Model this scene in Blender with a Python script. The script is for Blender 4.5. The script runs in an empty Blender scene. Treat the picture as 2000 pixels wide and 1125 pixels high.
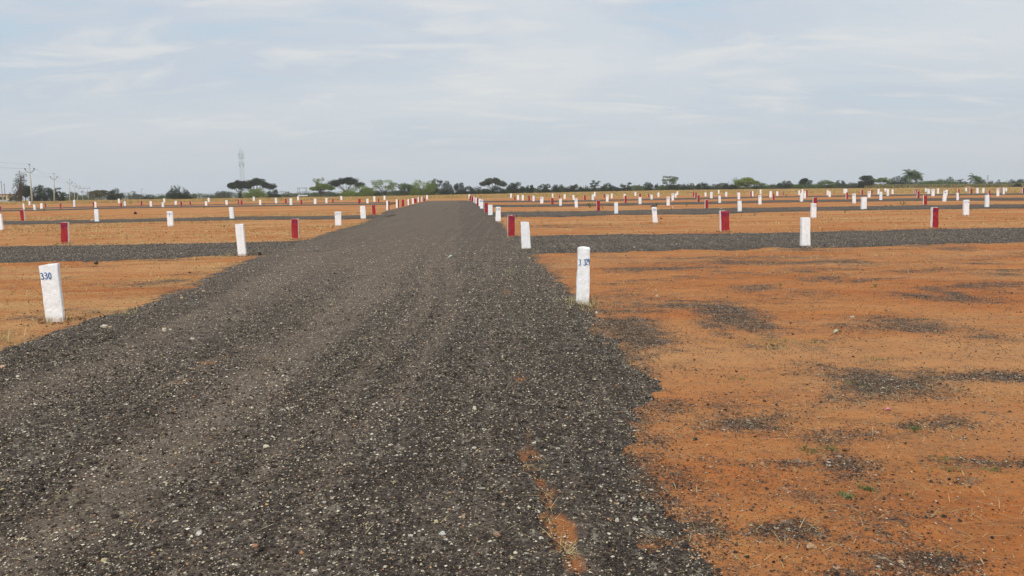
import bpy, math, random
import numpy as np
from mathutils import Vector, noise as mn

scene = bpy.context.scene
COL = scene.collection
random.seed(7)
RNG = np.random.default_rng(11)

# ------------------------------------------------------------------ camera
F = 1444.0                      # focal length in pixels of the 2000 px wide photograph
CAMZ = 1.5
PITCH = math.atan(184.5 / F)
ROLL = 0.0133
f0 = Vector((0, math.cos(PITCH), -math.sin(PITCH)))
r0 = Vector((1, 0, 0))
u0 = Vector((0, math.sin(PITCH), math.cos(PITCH)))
RGT = r0 * math.cos(ROLL) - u0 * math.sin(ROLL)
UPV = u0 * math.cos(ROLL) + r0 * math.sin(ROLL)

def ray(x, y):
    return f0 + RGT * ((x - 1000) / F) + UPV * ((562.5 - y) / F)

# ------------------------------------------------------------------ terrain
_ed_u = [-.75, -.69, -.3, -.14, 0, .21, .42, .62, .75]
_ed_z = [.8, .8, .9, 1.05, 1.5, 2.3, 2.0, 1.4, 1.3]
_yb = [0, 38, 75, 140, 430]

def smooth_interp(v, xs, ys):
    v = np.asarray(v, float)
    i = np.clip(np.searchsorted(xs, v) - 1, 0, len(xs) - 2)
    xs = np.asarray(xs, float); ys = np.asarray(ys, float)
    t = np.clip((v - xs[i]) / (xs[i + 1] - xs[i]), 0, 1)
    t = t * t * (3 - 2 * t) * .5 + t * .5
    return ys[i] + (ys[i + 1] - ys[i]) * t

def terrain(X, Y):
    X = np.asarray(X, float); Y = np.asarray(Y, float)
    u = X / np.maximum(Y, 1)
    E = np.interp(u, _ed_u, _ed_z)
    near = smooth_interp(Y, [0, 38, 75, 140, 9999], [0, 0, .44, .62, .62])
    t = np.clip((Y - 140) / 290, 0, 1)
    return near + (E - .62) * t

def hit(x, y, lift=0.0):
    d = ray(x, y)
    s = 1.0
    prev = 1.0
    while s < 3000:
        X, Y, Z = d.x * s, d.y * s, CAMZ + d.z * s
        if Z <= float(terrain(X, Y)) + lift:
            a, b = prev, s
            for _ in range(30):
                m = (a + b) / 2
                if CAMZ + d.z * m <= float(terrain(d.x * m, d.y * m)) + lift: b = m
                else: a = m
            return Vector((d.x * b, d.y * b, CAMZ + d.z * b))
        prev = s
        s *= 1.01
    return Vector((d.x * 300, d.y * 300, float(terrain(d.x * 300, d.y * 300))))

def at_depth(x, y, Y):
    d = ray(x, y)
    s = Y / d.y
    return Vector((d.x * s, Y, CAMZ + d.z * s))

# ------------------------------------------------------------------ numpy noise
def _hash(ix, iy, seed):
    h = (ix.astype(np.int64) * 374761393 + iy.astype(np.int64) * 668265263 + seed * 144269504) & 0xffffffff
    h = ((h ^ (h >> 13)) * 1274126177) & 0xffffffff
    return ((h ^ (h >> 16)) & 0xffffff) / float(0xffffff)

def vnoise(X, Y, seed=0):
    ix = np.floor(X); iy = np.floor(Y)
    fx = X - ix; fy = Y - iy
    fx = fx * fx * (3 - 2 * fx); fy = fy * fy * (3 - 2 * fy)
    a = _hash(ix, iy, seed); b = _hash(ix + 1, iy, seed)
    c = _hash(ix, iy + 1, seed); d = _hash(ix + 1, iy + 1, seed)
    return (a + (b - a) * fx) * (1 - fy) + (c + (d - c) * fx) * fy

def fbm(X, Y, seed=0, oct=4):
    s = 0; amp = .5; tot = 0
    for o in range(oct):
        s = s + amp * vnoise(X * 2 ** o, Y * 2 ** o, seed + o * 17)
        tot += amp; amp *= .55
    return s / tot

# ------------------------------------------------------------------ mesh helpers
def mesh_np(name, V, Fc, mats=(), smooth=False, attrs=None, matidx=None, cols=None):
    """V (n,3) array, Fc (m,k) array of equal polygons"""
    me = bpy.data.meshes.new(name)
    V = np.asarray(V, np.float32); Fc = np.asarray(Fc, np.int32)
    m, k = Fc.shape
    me.vertices.add(len(V)); me.vertices.foreach_set('co', V.ravel())
    me.loops.add(m * k); me.loops.foreach_set('vertex_index', Fc.ravel())
    me.polygons.add(m)
    me.polygons.foreach_set('loop_start', np.arange(0, m * k, k, dtype=np.int32))
    me.polygons.foreach_set('loop_total', np.full(m, k, dtype=np.int32))
    for mt in mats: me.materials.append(mt)
    if matidx is not None: me.polygons.foreach_set('material_index', np.asarray(matidx, np.int32))
    me.polygons.foreach_set('use_smooth', np.full(m, bool(smooth)))
    me.update(calc_edges=True)
    for an, arr in (attrs or {}).items():
        a = me.attributes.new(an, 'FLOAT', 'POINT'); a.data.foreach_set('value', np.asarray(arr, np.float32))
    if cols is not None:
        a = me.attributes.new('tint', 'FLOAT_COLOR', 'POINT')
        c = np.ones((len(V), 4), np.float32); c[:, :3] = cols
        a.data.foreach_set('color', c.ravel())
    o = bpy.data.objects.new(name, me)
    COL.objects.link(o)
    return o

def tag(o, label=None, cat=None, group=None, kind=None):
    if label: o['label'] = label
    if cat: o['category'] = cat
    if group: o['group'] = group
    if kind: o['kind'] = kind
    return o

def empty(name, loc):
    o = bpy.data.objects.new(name, None); COL.objects.link(o)
    o.location = loc; o.empty_display_size = .3
    return o

class MB:
    """triangle / quad soup collected for one mesh object"""
    def __init__(s): s.v = []; s.f = []; s.mi = []
    def quad(s, a, b, c, d, mi=0):
        n = len(s.v); s.v += [tuple(a), tuple(b), tuple(c), tuple(d)]; s.f.append((n, n + 1, n + 2, n + 3)); s.mi.append(mi)
    def box(s, c, size, mi=0):
        x, y, z = c; a, b, e = size[0] / 2, size[1] / 2, size[2] / 2
        n = len(s.v)
        for dx in (-a, a):
            for dy in (-b, b):
                for dz in (-e, e): s.v.append((x + dx, y + dy, z + dz))
        for q in ((0, 1, 3, 2), (4, 6, 7, 5), (0, 4, 5, 1), (2, 3, 7, 6), (0, 2, 6, 4), (1, 5, 7, 3)):
            s.f.append(tuple(n + i for i in q)); s.mi.append(mi)
    def tube(s, pts, rads, seg=6, mi=0, caps=True):
        pts = [Vector(p) for p in pts]
        n0 = len(s.v)
        for i, p in enumerate(pts):
            t = (pts[min(i + 1, len(pts) - 1)] - pts[max(i - 1, 0)]).normalized()
            a = Vector((0, 1, 0)) if abs(t.y) < .9 else Vector((1, 0, 0))
            e1 = t.cross(a).normalized(); e2 = t.cross(e1)
            r = rads[i] if hasattr(rads, '__len__') else rads
            for k in range(seg):
                an = 2 * math.pi * k / seg
                s.v.append(tuple(p + e1 * (r * math.cos(an)) + e2 * (r * math.sin(an))))
        for i in range(len(pts) - 1):
            for k in range(seg):
                a = n0 + i * seg + k; b = n0 + i * seg + (k + 1) % seg
                s.f.append((a, b, b + seg, a + seg)); s.mi.append(mi)
        if caps:
            s.f.append(tuple(n0 + k for k in range(seg))[::-1]); s.mi.append(mi)
            e = n0 + (len(pts) - 1) * seg
            s.f.append(tuple(e + k for k in range(seg))); s.mi.append(mi)
    def build(s, name, mats, parent=None, smooth=False):
        me = bpy.data.meshes.new(name)
        me.from_pydata(s.v, [], s.f)
        if not isinstance(mats, (list, tuple)): mats = [mats]
        for m in mats: me.materials.append(m)
        me.polygons.foreach_set('material_index', s.mi)
        if smooth: me.polygons.foreach_set('use_smooth', [True] * len(s.f))
        me.update()
        o = bpy.data.objects.new(name, me); COL.objects.link(o)
        if parent: o.parent = parent
        return o

# ------------------------------------------------------------------ materials
def new_mat(name, rough=.9, spec=.2):
    m = bpy.data.materials.new(name); m.use_nodes = True
    nt = m.node_tree
    b = nt.nodes['Principled BSDF']
    b.inputs['Roughness'].default_value = rough
    b.inputs['Specular IOR Level'].default_value = spec
    return m, nt, b

class NT:
    def __init__(s, nt): s.nt = nt; s.L = nt.links
    def n(s, typ, **kw):
        x = s.nt.nodes.new(typ)
        for k, v in kw.items(): setattr(x, k, v)
        return x
    def link(s, a, b): s.L.new(a, b)
    def setin(s, sock, v):
        if hasattr(v, 'is_output') or isinstance(v, bpy.types.NodeSocket): s.L.new(v, sock)
        else: sock.default_value = v
    def coord(s, which='Position'):
        if which == 'Position': return s.n('ShaderNodeNewGeometry').outputs['Position']
        return s.n('ShaderNodeTexCoord').outputs[which]
    def mapping(s, vec, scale=(1, 1, 1), loc=(0, 0, 0), rot=(0, 0, 0)):
        m = s.n('ShaderNodeMapping'); s.link(vec, m.inputs['Vector'])
        m.inputs['Scale'].default_value = scale; m.inputs['Location'].default_value = loc; m.inputs['Rotation'].default_value = rot
        return m.outputs[0]
    def noise(s, vec, scale, detail=4, rough=.6, dist=0):
        t = s.n('ShaderNodeTexNoise'); s.link(vec, t.inputs['Vector'])
        t.inputs['Scale'].default_value = scale; t.inputs['Detail'].default_value = detail
        t.inputs['Roughness'].default_value = rough; t.inputs['Distortion'].default_value = dist
        return t.outputs['Fac']
    def voronoi(s, vec, scale, feature='F1'):
        t = s.n('ShaderNodeTexVoronoi', feature=feature); s.link(vec, t.inputs['Vector'])
        t.inputs['Scale'].default_value = scale
        return t
    def ramp(s, fac, stops, interp='LINEAR'):
        r = s.n('ShaderNodeValToRGB'); r.color_ramp.interpolation = interp
        els = r.color_ramp.elements
        while len(els) > len(stops): els.remove(els[-1])
        while len(els) < len(stops): els.new(1)
        for e, (p, c) in zip(els, stops):
            e.position = p
            e.color = (c, c, c, 1) if isinstance(c, (int, float)) else (*c, 1)
        s.link(fac, r.inputs['Fac'])
        return r.outputs['Color']
    def mix(s, fac, a, b, typ='MIX'):
        m = s.n('ShaderNodeMix', data_type='RGBA', blend_type=typ)
        s.setin(m.inputs[0], fac)
        s.setin(m.inputs[6], a if not isinstance(a, tuple) else (*a, 1))
        s.setin(m.inputs[7], b if not isinstance(b, tuple) else (*b, 1))
        return m.outputs[2]
    def math(s, op, a, b=0.0, clamp=False):
        m = s.n('ShaderNodeMath', operation=op, use_clamp=clamp)
        s.setin(m.inputs[0], a); s.setin(m.inputs[1], b)
        return m.outputs[0]
    def attr(s, name, out='Fac'):
        a = s.n('ShaderNodeAttribute', attribute_name=name); return a.outputs[out]
    def bump(s, h, strength, dist, b):
        n = s.n('ShaderNodeBump'); n.inputs['Strength'].default_value = strength; n.inputs['Distance'].default_value = dist
        s.link(h, n.inputs['Height']); s.link(n.outputs[0], b.inputs['Normal'])
        return n

def gravel_color(T, P, rot=-.087):
    """crushed dark stone with dust and pale chips; returns colour, height"""
    big = T.noise(P, .55, 4, .6)
    mid = T.noise(P, 6, 5, .7)
    v = T.voronoi(P, 75)
    cell = T.n('ShaderNodeSeparateColor'); T.link(v.outputs['Color'], cell.inputs[0])
    base = T.ramp(cell.outputs[0], [(0, (.020, .015, .013)), (.45, (.046, .036, .030)), (.8, (.092, .074, .059)), (1, (.165, .136, .105))])
    dust = T.ramp(T.math('ADD', T.math('MULTIPLY', big, .6), T.math('MULTIPLY', mid, .4)), [(.38, 0.0), (.66, 1.0)])
    lines = T.noise(T.mapping(P, (5.5, .10, 1), (0, 0, 0), (0, 0, rot)), 1.0, 4, .6, .3)
    c = T.mix(T.math('MULTIPLY', dust, .34), base, (.138, .101, .073))
    c = T.mix(T.ramp(lines, [(.52, 0.0), (.66, .45)]), c, (.150, .118, .092))
    c = T.mix(T.ramp(lines, [(.34, .45), (.46, 0.0)]), c, (.040, .032, .028))
    # pale chips
    v2 = T.voronoi(P, 48)
    c2 = T.n('ShaderNodeSeparateColor'); T.link(v2.outputs['Color'], c2.inputs[0])
    chip = T.math('MULTIPLY', T.math('GREATER_THAN', c2.outputs[1], .90), T.math('LESS_THAN', v2.outputs['Distance'], .33))
    c = T.mix(chip, c, T.mix(c2.outputs[0], (.50, .46, .40), (.42, .35, .20)))
    v3 = T.voronoi(P, 22)
    c3 = T.n('ShaderNodeSeparateColor'); T.link(v3.outputs['Color'], c3.inputs[0])
    chip3 = T.math('MULTIPLY', T.math('GREATER_THAN', c3.outputs[1], .965), T.math('LESS_THAN', v3.outputs['Distance'], .3))
    c = T.mix(chip3, c, (.55, .50, .42))
    sp4 = T.noise(T.mapping(P, (1, .6, 1)), 16, 4, .8)
    c = T.mix(T.ramp(sp4, [(.55, 0.0), (.66, .42)]), c, (.42, .37, .30))
    c = T.mix(T.ramp(sp4, [(.32, .5), (.44, 0.0)]), c, (.034, .028, .025))
    h = T.math('ADD', T.math('MULTIPLY', v.outputs['Distance'], -.6), T.math('MULTIPLY', mid, 1.2))
    return c, h

def mat_soil():
    m, nt, b = new_mat('orange_soil', .95, .1)
    T = NT(nt); P = T.coord()
    n1 = T.noise(T.mapping(P, (.22, .6, 1)), 1.0, 6, .6, .3)
    n2 = T.noise(T.mapping(P, (.9, 2.6, 1)), 1.6, 7, .68, .2)
    nf = T.noise(P, 38, 5, .75)
    nff = T.noise(P, 160, 2, .6)
    c = T.ramp(n1, [(.3, (.40, .120, .031)), (.5, (.46, .158, .044)), (.72, (.52, .235, .082))])
    c = T.mix(T.ramp(n2, [(.42, 0.0), (.68, .60)]), c, (.26, .110, .045))
    n4 = T.noise(T.mapping(P, (.35, 3.2, 1), (5, 9, 0)), 1.3, 8, .72, .4)
    c = T.mix(T.ramp(n4, [(.52, 0.0), (.64, .5)]), c, (.23, .105, .050))
    n5 = T.noise(T.mapping(P, (.12, .35, 1), (15, 2, 0)), 1.0, 5, .6)
    c = T.mix(T.ramp(n5, [(.45, 0.0), (.65, .7)]), c, (.52, .275, .120))
    c = T.mix(T.ramp(nf, [(.5, 0.0), (.78, .55)]), c, (.20, .085, .045))
    n6 = T.noise(T.mapping(P, (1, 2.2, 1)), 5.5, 7, .8)
    c = T.mix(T.ramp(n6, [(.54, 0.0), (.68, .5)]), c, (.25, .10, .038))
    c = T.mix(T.ramp(n6, [(.33, .5), (.45, 0.0)]), c, (.52, .255, .10))
    c = T.mix(T.ramp(nff, [(.56, 0.0), (.75, .35)]), c, (.50, .28, .12))
    # weak straw litter
    ns = T.noise(T.mapping(P, (.5, 1.3, 1), (31, 7, 0)), .8, 6, .7)
    straw = T.math('MULTIPLY', T.ramp(ns, [(.44, 0.0), (.62, 1.0)]), T.ramp(T.noise(P, 22, 4, .8), [(.36, 0.0), (.60, .9)]))
    straw = T.math('MULTIPLY', straw, T.attr('straw'))
    c = T.mix(T.math('MULTIPLY', straw, .8), c, (.54, .36, .145))
    # scattered stone chips spilled off the track
    g, gh = gravel_color(T, P)
    gm = T.attr('gravel')
    brk = T.math('ADD', T.math('ADD', T.math('MULTIPLY', T.noise(P, 30, 4, .8), .5), T.math('MULTIPLY', T.noise(P, 95, 3, .7), .5)), T.math('MULTIPLY', T.noise(P, 4, 5, .75), .5))
    fac = T.ramp(T.math('ADD', T.math('MULTIPLY', gm, .8), T.math('MULTIPLY', T.math('SUBTRACT', brk, .75), 3.0)), [(.14, 0.0), (.54, .92)])
    c = T.mix(fac, c, g)
    # dry field behind the plots
    fld = T.attr('field')
    nfl = T.noise(T.mapping(P, (.04, .12, 1)), 1, 5, .6)
    fc = T.ramp(nfl, [(.3, (.34, .22, .09)), (.55, (.42, .29, .125)), (.75, (.36, .20, .085))])
    c = T.mix(fld, c, fc)
    T.link(c, b.inputs['Base Color'])
    hh = T.math('ADD', T.math('MULTIPLY', nf, 1.0), T.math('MULTIPLY', T.noise(P, 7, 4, .6), 1.6))
    T.bump(hh, .8, .02, b)
    return m

def mat_gravel(name='gravel_road_surface', rot=-.087):
    m, nt, b = new_mat(name, .92, .15)
    T = NT(nt); P = T.coord()
    c, h = gravel_color(T, P, rot)
    # compacted wheel tracks, dusty
    tr = T.attr('track')
    c = T.mix(T.math('MULTIPLY', tr, T.ramp(T.noise(P, 3, 5, .7), [(.3, .2), (.65, .80)])), c, (.170, .129, .095))
    # red earth showing through
    so = T.attr('earth')
    brk = T.noise(P, 14, 5, .8)
    fac = T.ramp(T.math('ADD', so, T.math('SUBTRACT', brk, .5)), [(.40, 0.0), (.80, .92)])
    c = T.mix(fac, c, T.mix(T.noise(P, 30, 4, .8), (.15, .055, .025), (.48, .19, .06)))
    T.link(c, b.inputs['Base Color'])
    T.bump(h, 1.0, .012, b)
    return m

def mat_tint(name, rough=.9, spec=.15, transl=0):
    m, nt, b = new_mat(name, rough, spec)
    T = NT(nt)
    T.link(T.attr('tint', 'Color'), b.inputs['Base Color'])
    return m

def mat_leaf(name='leaf'):
    m, nt, b = new_mat(name, .75, .25)
    T = NT(nt)
    col = T.attr('tint', 'Color')
    T.link(col, b.inputs['Base Color'])
    tr = T.n('ShaderNodeBsdfTranslucent'); T.link(T.mix(1.0, col, (1.3, 1.4, .7), 'MULTIPLY'), tr.inputs['Color'])
    mx = T.n('ShaderNodeMixShader'); mx.inputs[0].default_value = .25
    out = nt.nodes['Material Output']
    T.link(b.outputs[0], mx.inputs[1]); T.link(tr.outputs[0], mx.inputs[2]); T.link(mx.outputs[0], out.inputs['Surface'])
    return m

def mat_paint(name, c1, c2, bump=.5, dirt=True):
    m, nt, b = new_mat(name, .8, .2)
    T = NT(nt); P = T.coord('Object'); W = T.coord()
    n = T.noise(T.mapping(W, (1, 1, .6)), 14, 6, .7)
    c = T.mix(T.ramp(n, [(.35, 0.0), (.7, 1.0)]), c1, c2)
    if dirt:
        sp = T.n('ShaderNodeSeparateXYZ'); T.link(P, sp.inputs[0])
        hgt = T.math('ADD', sp.outputs[2], T.math('MULTIPLY', T.noise(W, 18, 4, .7), -.09))
        c = T.mix(T.ramp(hgt, [(0, .45), (.02, 0.0)]), c, (.42, .23, .12))
        st = T.noise(T.mapping(W, (14, 14, 2)), 1.5, 5, .7)
        c = T.mix(T.ramp(st, [(.56, 0.0), (.8, .5)]), c, (.36, .31, .25))
    T.link(c, b.inputs['Base Color'])
    T.bump(T.noise(W, 45, 5, .7), bump, .01, b)
    return m

def mat_plain(name, c1, c2=None, scale=8, rough=.85, spec=.2):
    m, nt, b = new_mat(name, rough, spec)
    T = NT(nt); W = T.coord()
    if c2 is None: c2 = tuple(x * .75 for x in c1)
    c = T.mix(T.ramp(T.noise(W, scale, 5, .65), [(.3, 0.0), (.7, 1.0)]), c1, c2)
    T.link(c, b.inputs['Base Color'])
    return m

SOIL = mat_soil()
GRAV = mat_gravel(); GRAVX = mat_gravel('gravel_strip_surface', math.pi / 2 - .06)
CHIP = mat_tint('loose_stone')
LEAF = mat_leaf()
STRAW = mat_tint('dry_straw')
WHITE = mat_paint('whitewash', (.87, .87, .875), (.74, .735, .72))
RED = mat_paint('red_paint', (.40, .028, .032), (.20, .013, .022), .9)
INKB = mat_plain('blue_paint', (.012, .13, .36), (.01, .10, .30), 40)
INKP = mat_plain('purple_paint', (.07, .03, .16), (.04, .02, .12), 40)
BARK = mat_plain('bark', (.09, .07, .055), (.05, .04, .032), 3)
PALEBARK = mat_plain('pale_bark', (.26, .22, .18), (.17, .14, .11), 3)
REDBARK = mat_plain('red_vine_bark', (.22, .07, .04), (.12, .06, .04), 3)
CONC = mat_plain('weathered_concrete', (.50, .50, .44), (.40, .41, .35), 1.5)
STEEL = mat_plain('dull_steel', (.10, .11, .12), (.07, .08, .09), 4, .6, .4)
PSTEEL = mat_plain('pale_steel', (.34, .37, .38), (.26, .29, .31), 4, .5, .4)
GLAZE = mat_plain('brown_insulator', (.05, .03, .025), (.035, .02, .02), 10, .3, .5)
WIRE = mat_plain('wire', (.20, .20, .21), None, 4, .5, .4)

# ------------------------------------------------------------------ setting: tracks in the plan
def world_pts(lst): return [hit(x, y) for x, y in lst]

main_L = world_pts([(0, 690), (130, 643), (300, 590), (400, 547), (480, 510), (600, 469), (653, 452), (700, 439.5), (725, 428), (752, 412.5), (772, 408), (792, 403.5), (812, 398), (832, 393)])
main_R = world_pts([(1362, 1125), (1285, 985), (1228, 895), (1215, 860), (1262, 800), (1242, 745), (1195, 685), (1170, 625), (1135, 590), (1080, 545), (1042, 505), (1022, 480), (993, 455), (978, 436), (962, 423), (952, 411), (940, 401), (928, 396), (915, 392)])
def edge_fn(pts, x_at0):
    ys = [-12.0, 0.5] + [p.y for p in pts]
    xs = [x_at0 + 1.1, x_at0] + [p.x for p in pts]
    o = np.argsort(ys)
    return np.array(ys)[o], np.array(xs)[o]
LY, LX = edge_fn(main_L, -4.75)
RY, RX = edge_fn(main_R, .95)
YEND = max(main_L[-1].y, main_R[-1].y)

bands_R = [
  [(1035, 461, 496), (1200, 458, 493.5), (1400, 457, 489.5), (1500, 455, 487), (1700, 450.5, 482), (1850, 447.5, 477.5), (2000, 445.5, 473.5)],
  [(960, 415, 424), (1100, 413.5, 424), (1200, 412.2, 420.5), (1400, 407.5, 418.5), (1500, 406.5, 414.5), (1600, 405, 412), (1800, 401.8, 409.2), (2000, 399.5, 407)],
  [(945, 401, 405.2), (1060, 400.3, 404.2), (1200, 398, 402), (1400, 394.5, 398.5), (1500, 392.2, 396), (1600, 391, 394.8), (1800, 388, 392.5), (2000, 386.8, 392)],
  [(918, 392.8, 395.6), (1100, 392.2, 394.8), (1200, 390.2, 392.2), (1400, 386, 389), (1500, 384.3, 386), (1600, 383, 385), (1800, 379.6, 382.2), (2000, 377.8, 380.6)]]
bands_L = [
  [(0, 482.5, 514.5), (120, 480.5, 511.5), (250, 478, 507.5), (350, 476.5, 504.5), (480, 474, 500.5), (600, 470, 496)],
  [(0, 433.2, 440), (130, 431, 437.5), (250, 429, 434.4), (350, 427, 432.3), (480, 424, 430), (600, 422.8, 429), (700, 421.5, 428), (735, 421, 427)],
  [(0, 411.3, 413.2), (130, 408.8, 410.8), (240, 405.5, 407.3), (350, 403.8, 405.6), (480, 401.8, 403.9), (600, 399.8, 401.6), (750, 398, 400)],
  [(0, 408.2, 409.2), (130, 405.3, 406.6), (250, 402.6, 403.7), (350, 401, 401.8), (480, 398.7, 399.5), (600, 396.4, 397.2), (760, 395.7, 396.4)]]
def band_at(b, x, which):
    return float(np.interp(x, [q[0] for q in b], [q[which] for q in b]))

def road_detail(X, Y):
    return (fbm(X * 1.3, Y * 1.3, 5) - .5) * .035 + (fbm(X * 9, Y * 9, 9, 3) - .5) * .020

# main track mesh, rows along Y
rows = [-10.0]
while rows[-1] < YEND + .5:
    y = rows[-1]
    rows.append(y + max(.03, abs(y) * .006) if y > 2 else y + (.6 if y < 1 else .1))
rows = np.array(rows)
NC = 260
t = np.linspace(-.06, 1.06, NC)
Lx = np.interp(rows, LY, LX); Rx = np.interp(rows, RY, RX)
Xg = Lx[:, None] + (Rx - Lx)[:, None] * t[None, :]
Yg = np.repeat(rows[:, None], NC, 1)
wid = (Rx - Lx)[:, None]
d = np.minimum(t[None, :], 1 - t[None, :]) * wid                 # metres inside the edge
wob = (fbm(Xg * 2.2, Yg * 2.2, 31, 5) - .5) * .50 + (fbm(Xg * 8, Yg * 8, 41, 3) - .5) * .22
dd = d + wob * np.clip(1.2 - Yg / 200, .3, 1)
dd = np.where(Yg > YEND - 1, dd - (Yg - YEND + 1) * .6, dd)
lift = np.clip(dd * .16, -.05, .055)
sg = np.clip(t * 1.0, 0, 1)[None, :]
# wheel ruts and the furrow with red earth
rut = lambda c, w: np.exp(-((sg * 6.2 - c + (fbm(Yg * .25, Yg * 0 + c, 77, 2) - .5) * .5) / w) ** 2)
farm = np.clip((Yg - 7) / 14, 0, 1)
tracks = np.clip(rut(1.35, .34) * .8 + rut(3.05, .36) + .6 * rut(3.95, .11) + .6 * rut(4.35, .11) + .45 * rut(1.0, .1) + farm * (.75 * rut(2.4, 1.5) + .5), 0, 1)
Zg = terrain(Xg, Yg) + lift + road_detail(Xg, Yg) * np.clip(1.3 - Yg / 60, .25, 1) * np.clip(dd * 3, .2, 1) - .022 * tracks * np.clip(dd, 0, 1)
def ell(X, Y, px, py, rx, ry):
    p = hit(px, py)
    a = 1.2 * rx * p.y / F; bq = 1.35 * ry * p.y ** 2 / (F * CAMZ)
    return np.exp(-(((X - p.x) / a) ** 2 + ((Y - p.y) / bq) ** 2))
earth = np.zeros_like(Xg)
for (px, py, rx, ry, s) in [(1015, 752, 20, 14, .55), (988, 578, 14, 9, .55), (1012, 690, 8, 14, .45), (1024, 800, 8, 16, .5), (1032, 860, 10, 14, .6), (1112, 1075, 24, 16, .7), (350, 750, 60, 25, .3), (975, 553, 8, 6, .5),
                            (700, 640, 60, 25, .22), (1000, 455, 12, 9, .6), (1265, 828, 45, 9, .75), (120, 1010, 60, 30, .15), (640, 860, 50, 25, .22)]:
    earth = np.maximum(earth, s * ell(Xg, Yg, px, py, rx, ry))
def seg_dist(X, Y, pts):
    D = np.full(X.shape, 9.0)
    for a, b in zip(pts[:-1], pts[1:]):
        vx, vy = b.x - a.x, b.y - a.y; L2 = vx * vx + vy * vy
        t_ = np.clip(((X - a.x) * vx + (Y - a.y) * vy) / L2, 0, 1)
        D = np.minimum(D, np.hypot(X - a.x - t_ * vx, Y - a.y - t_ * vy))
    return D
for pl, wd, st_ in (([(1036, 900), (1050, 940), (1068, 985), (1078, 1030), (1104, 1078), (1120, 1124)], .072, .95), ([(1030, 860), (1036, 905)], .03, .5), ([(978, 553), (990, 582), (1003, 640), (1016, 752), (1022, 800), (1036, 905)], .035, .34), ([(470, 690), (400, 725), (330, 765)], .16, .46)):
    dd_ = seg_dist(Xg, Yg, world_pts(pl)) + (fbm(Xg * 6, Yg * 6, 211, 4) - .5) * wd * 1.8
    earth = np.maximum(earth, st_ * np.exp(-(np.maximum(dd_, 0) / wd) ** 2) * (.0 + 1.7 * fbm(Xg * 8, Yg * 8, 221, 4)))
earth = np.clip(earth, 0, 1)
Zg -= .035 * np.clip(earth - .35, 0, 1) * 1.5
idx = np.arange(len(rows) * NC).reshape(len(rows), NC)
def grid_faces(idx): return np.stack([idx[:-1, :-1].ravel(), idx[:-1, 1:].ravel(), idx[1:, 1:].ravel(), idx[1:, :-1].ravel()], 1)
road = mesh_np('road', np.stack([Xg.ravel(), Yg.ravel(), Zg.ravel()], 1), grid_faces(idx), [GRAV], True,
               {'track': tracks.ravel(), 'earth': earth.ravel()})
tag(road, 'long dark gravel track running from the foreground to the field edge', 'track', kind='structure')

# crossing tracks
for side, bands in (('R', bands_R), ('L', bands_L)):
    for bi, b in enumerate(bands):
        T_ = [hit(q[0], q[1]) for q in b]; B_ = [hit(q[0], q[2]) for q in b]
        # extend beyond the frame
        n = max(60, int(1400 / (bi + 1)))
        k = 1 if side == 'R' else -1
        if side == 'R':
            e = 14 if bi == 0 else 40
            x0, x1 = min(T_[0].x, B_[0].x) - .5, max(T_[-1].x, B_[-1].x) + e
        else:
            e = 14 if bi == 0 else 40
            x0, x1 = min(T_[0].x, B_[0].x) - e, max(T_[-1].x, B_[-1].x) + .5
        xs = np.linspace(x0, x1, n)
        def ext(P):
            px = np.array([p.x for p in P]); py = np.array([p.y for p in P])
            r = np.interp(xs, px, py)
            s_hi = (py[-1] - py[-2]) / (px[-1] - px[-2]); s_lo = (py[1] - py[0]) / (px[1] - px[0])
            r = np.where(xs > px[-1], py[-1] + (xs - px[-1]) * s_hi, r)
            return np.where(xs < px[0], py[0] + (xs - px[0]) * s_lo, r)
        ty, by = ext(T_), ext(B_)
        w = ty - by
        NR = 60 if bi == 0 else 24
        tt = np.linspace(-.20, 1.20, NR)
        Yq = by[:, None] + w[:, None] * tt[None]
        Xq = np.repeat(xs[:, None], NR, 1)
        dq = np.minimum(tt, 1 - tt)[None] * w[:, None]
        dq = dq + (fbm(Xq * 1.6, Yq * 1.6, 51 + bi, 5) - .5) * (1.1 if bi == 0 else 1.8)
        lim = .045 if bi == 0 else .08
        lf = np.clip(dq * .12, -.05, lim)
        Zq = terrain(Xq, Yq) + lf - .012 + road_detail(Xq, Yq) * np.clip(dq, .1, .8)
        ii = np.arange(n * NR).reshape(n, NR)
        tk = np.exp(-((tt[None] - .3) * 8) ** 2) * .5 + np.exp(-((tt[None] - .7) * 8) ** 2) * .5 + np.zeros_like(Xq)
        o = mesh_np('road', np.stack([Xq.ravel(), Yq.ravel(), Zq.ravel()], 1), grid_faces(ii)[:, ::-1], [GRAVX], True,
                    {'track': tk.ravel(), 'earth': np.zeros(Xq.size)})
        ordn = ('first', 'second', 'third', 'fourth')[bi]
        tag(o, f"{ordn} crossing gravel strip {'right' if side == 'R' else 'left'} of the main track", 'track', 'crossing gravel strips', 'structure')

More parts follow.
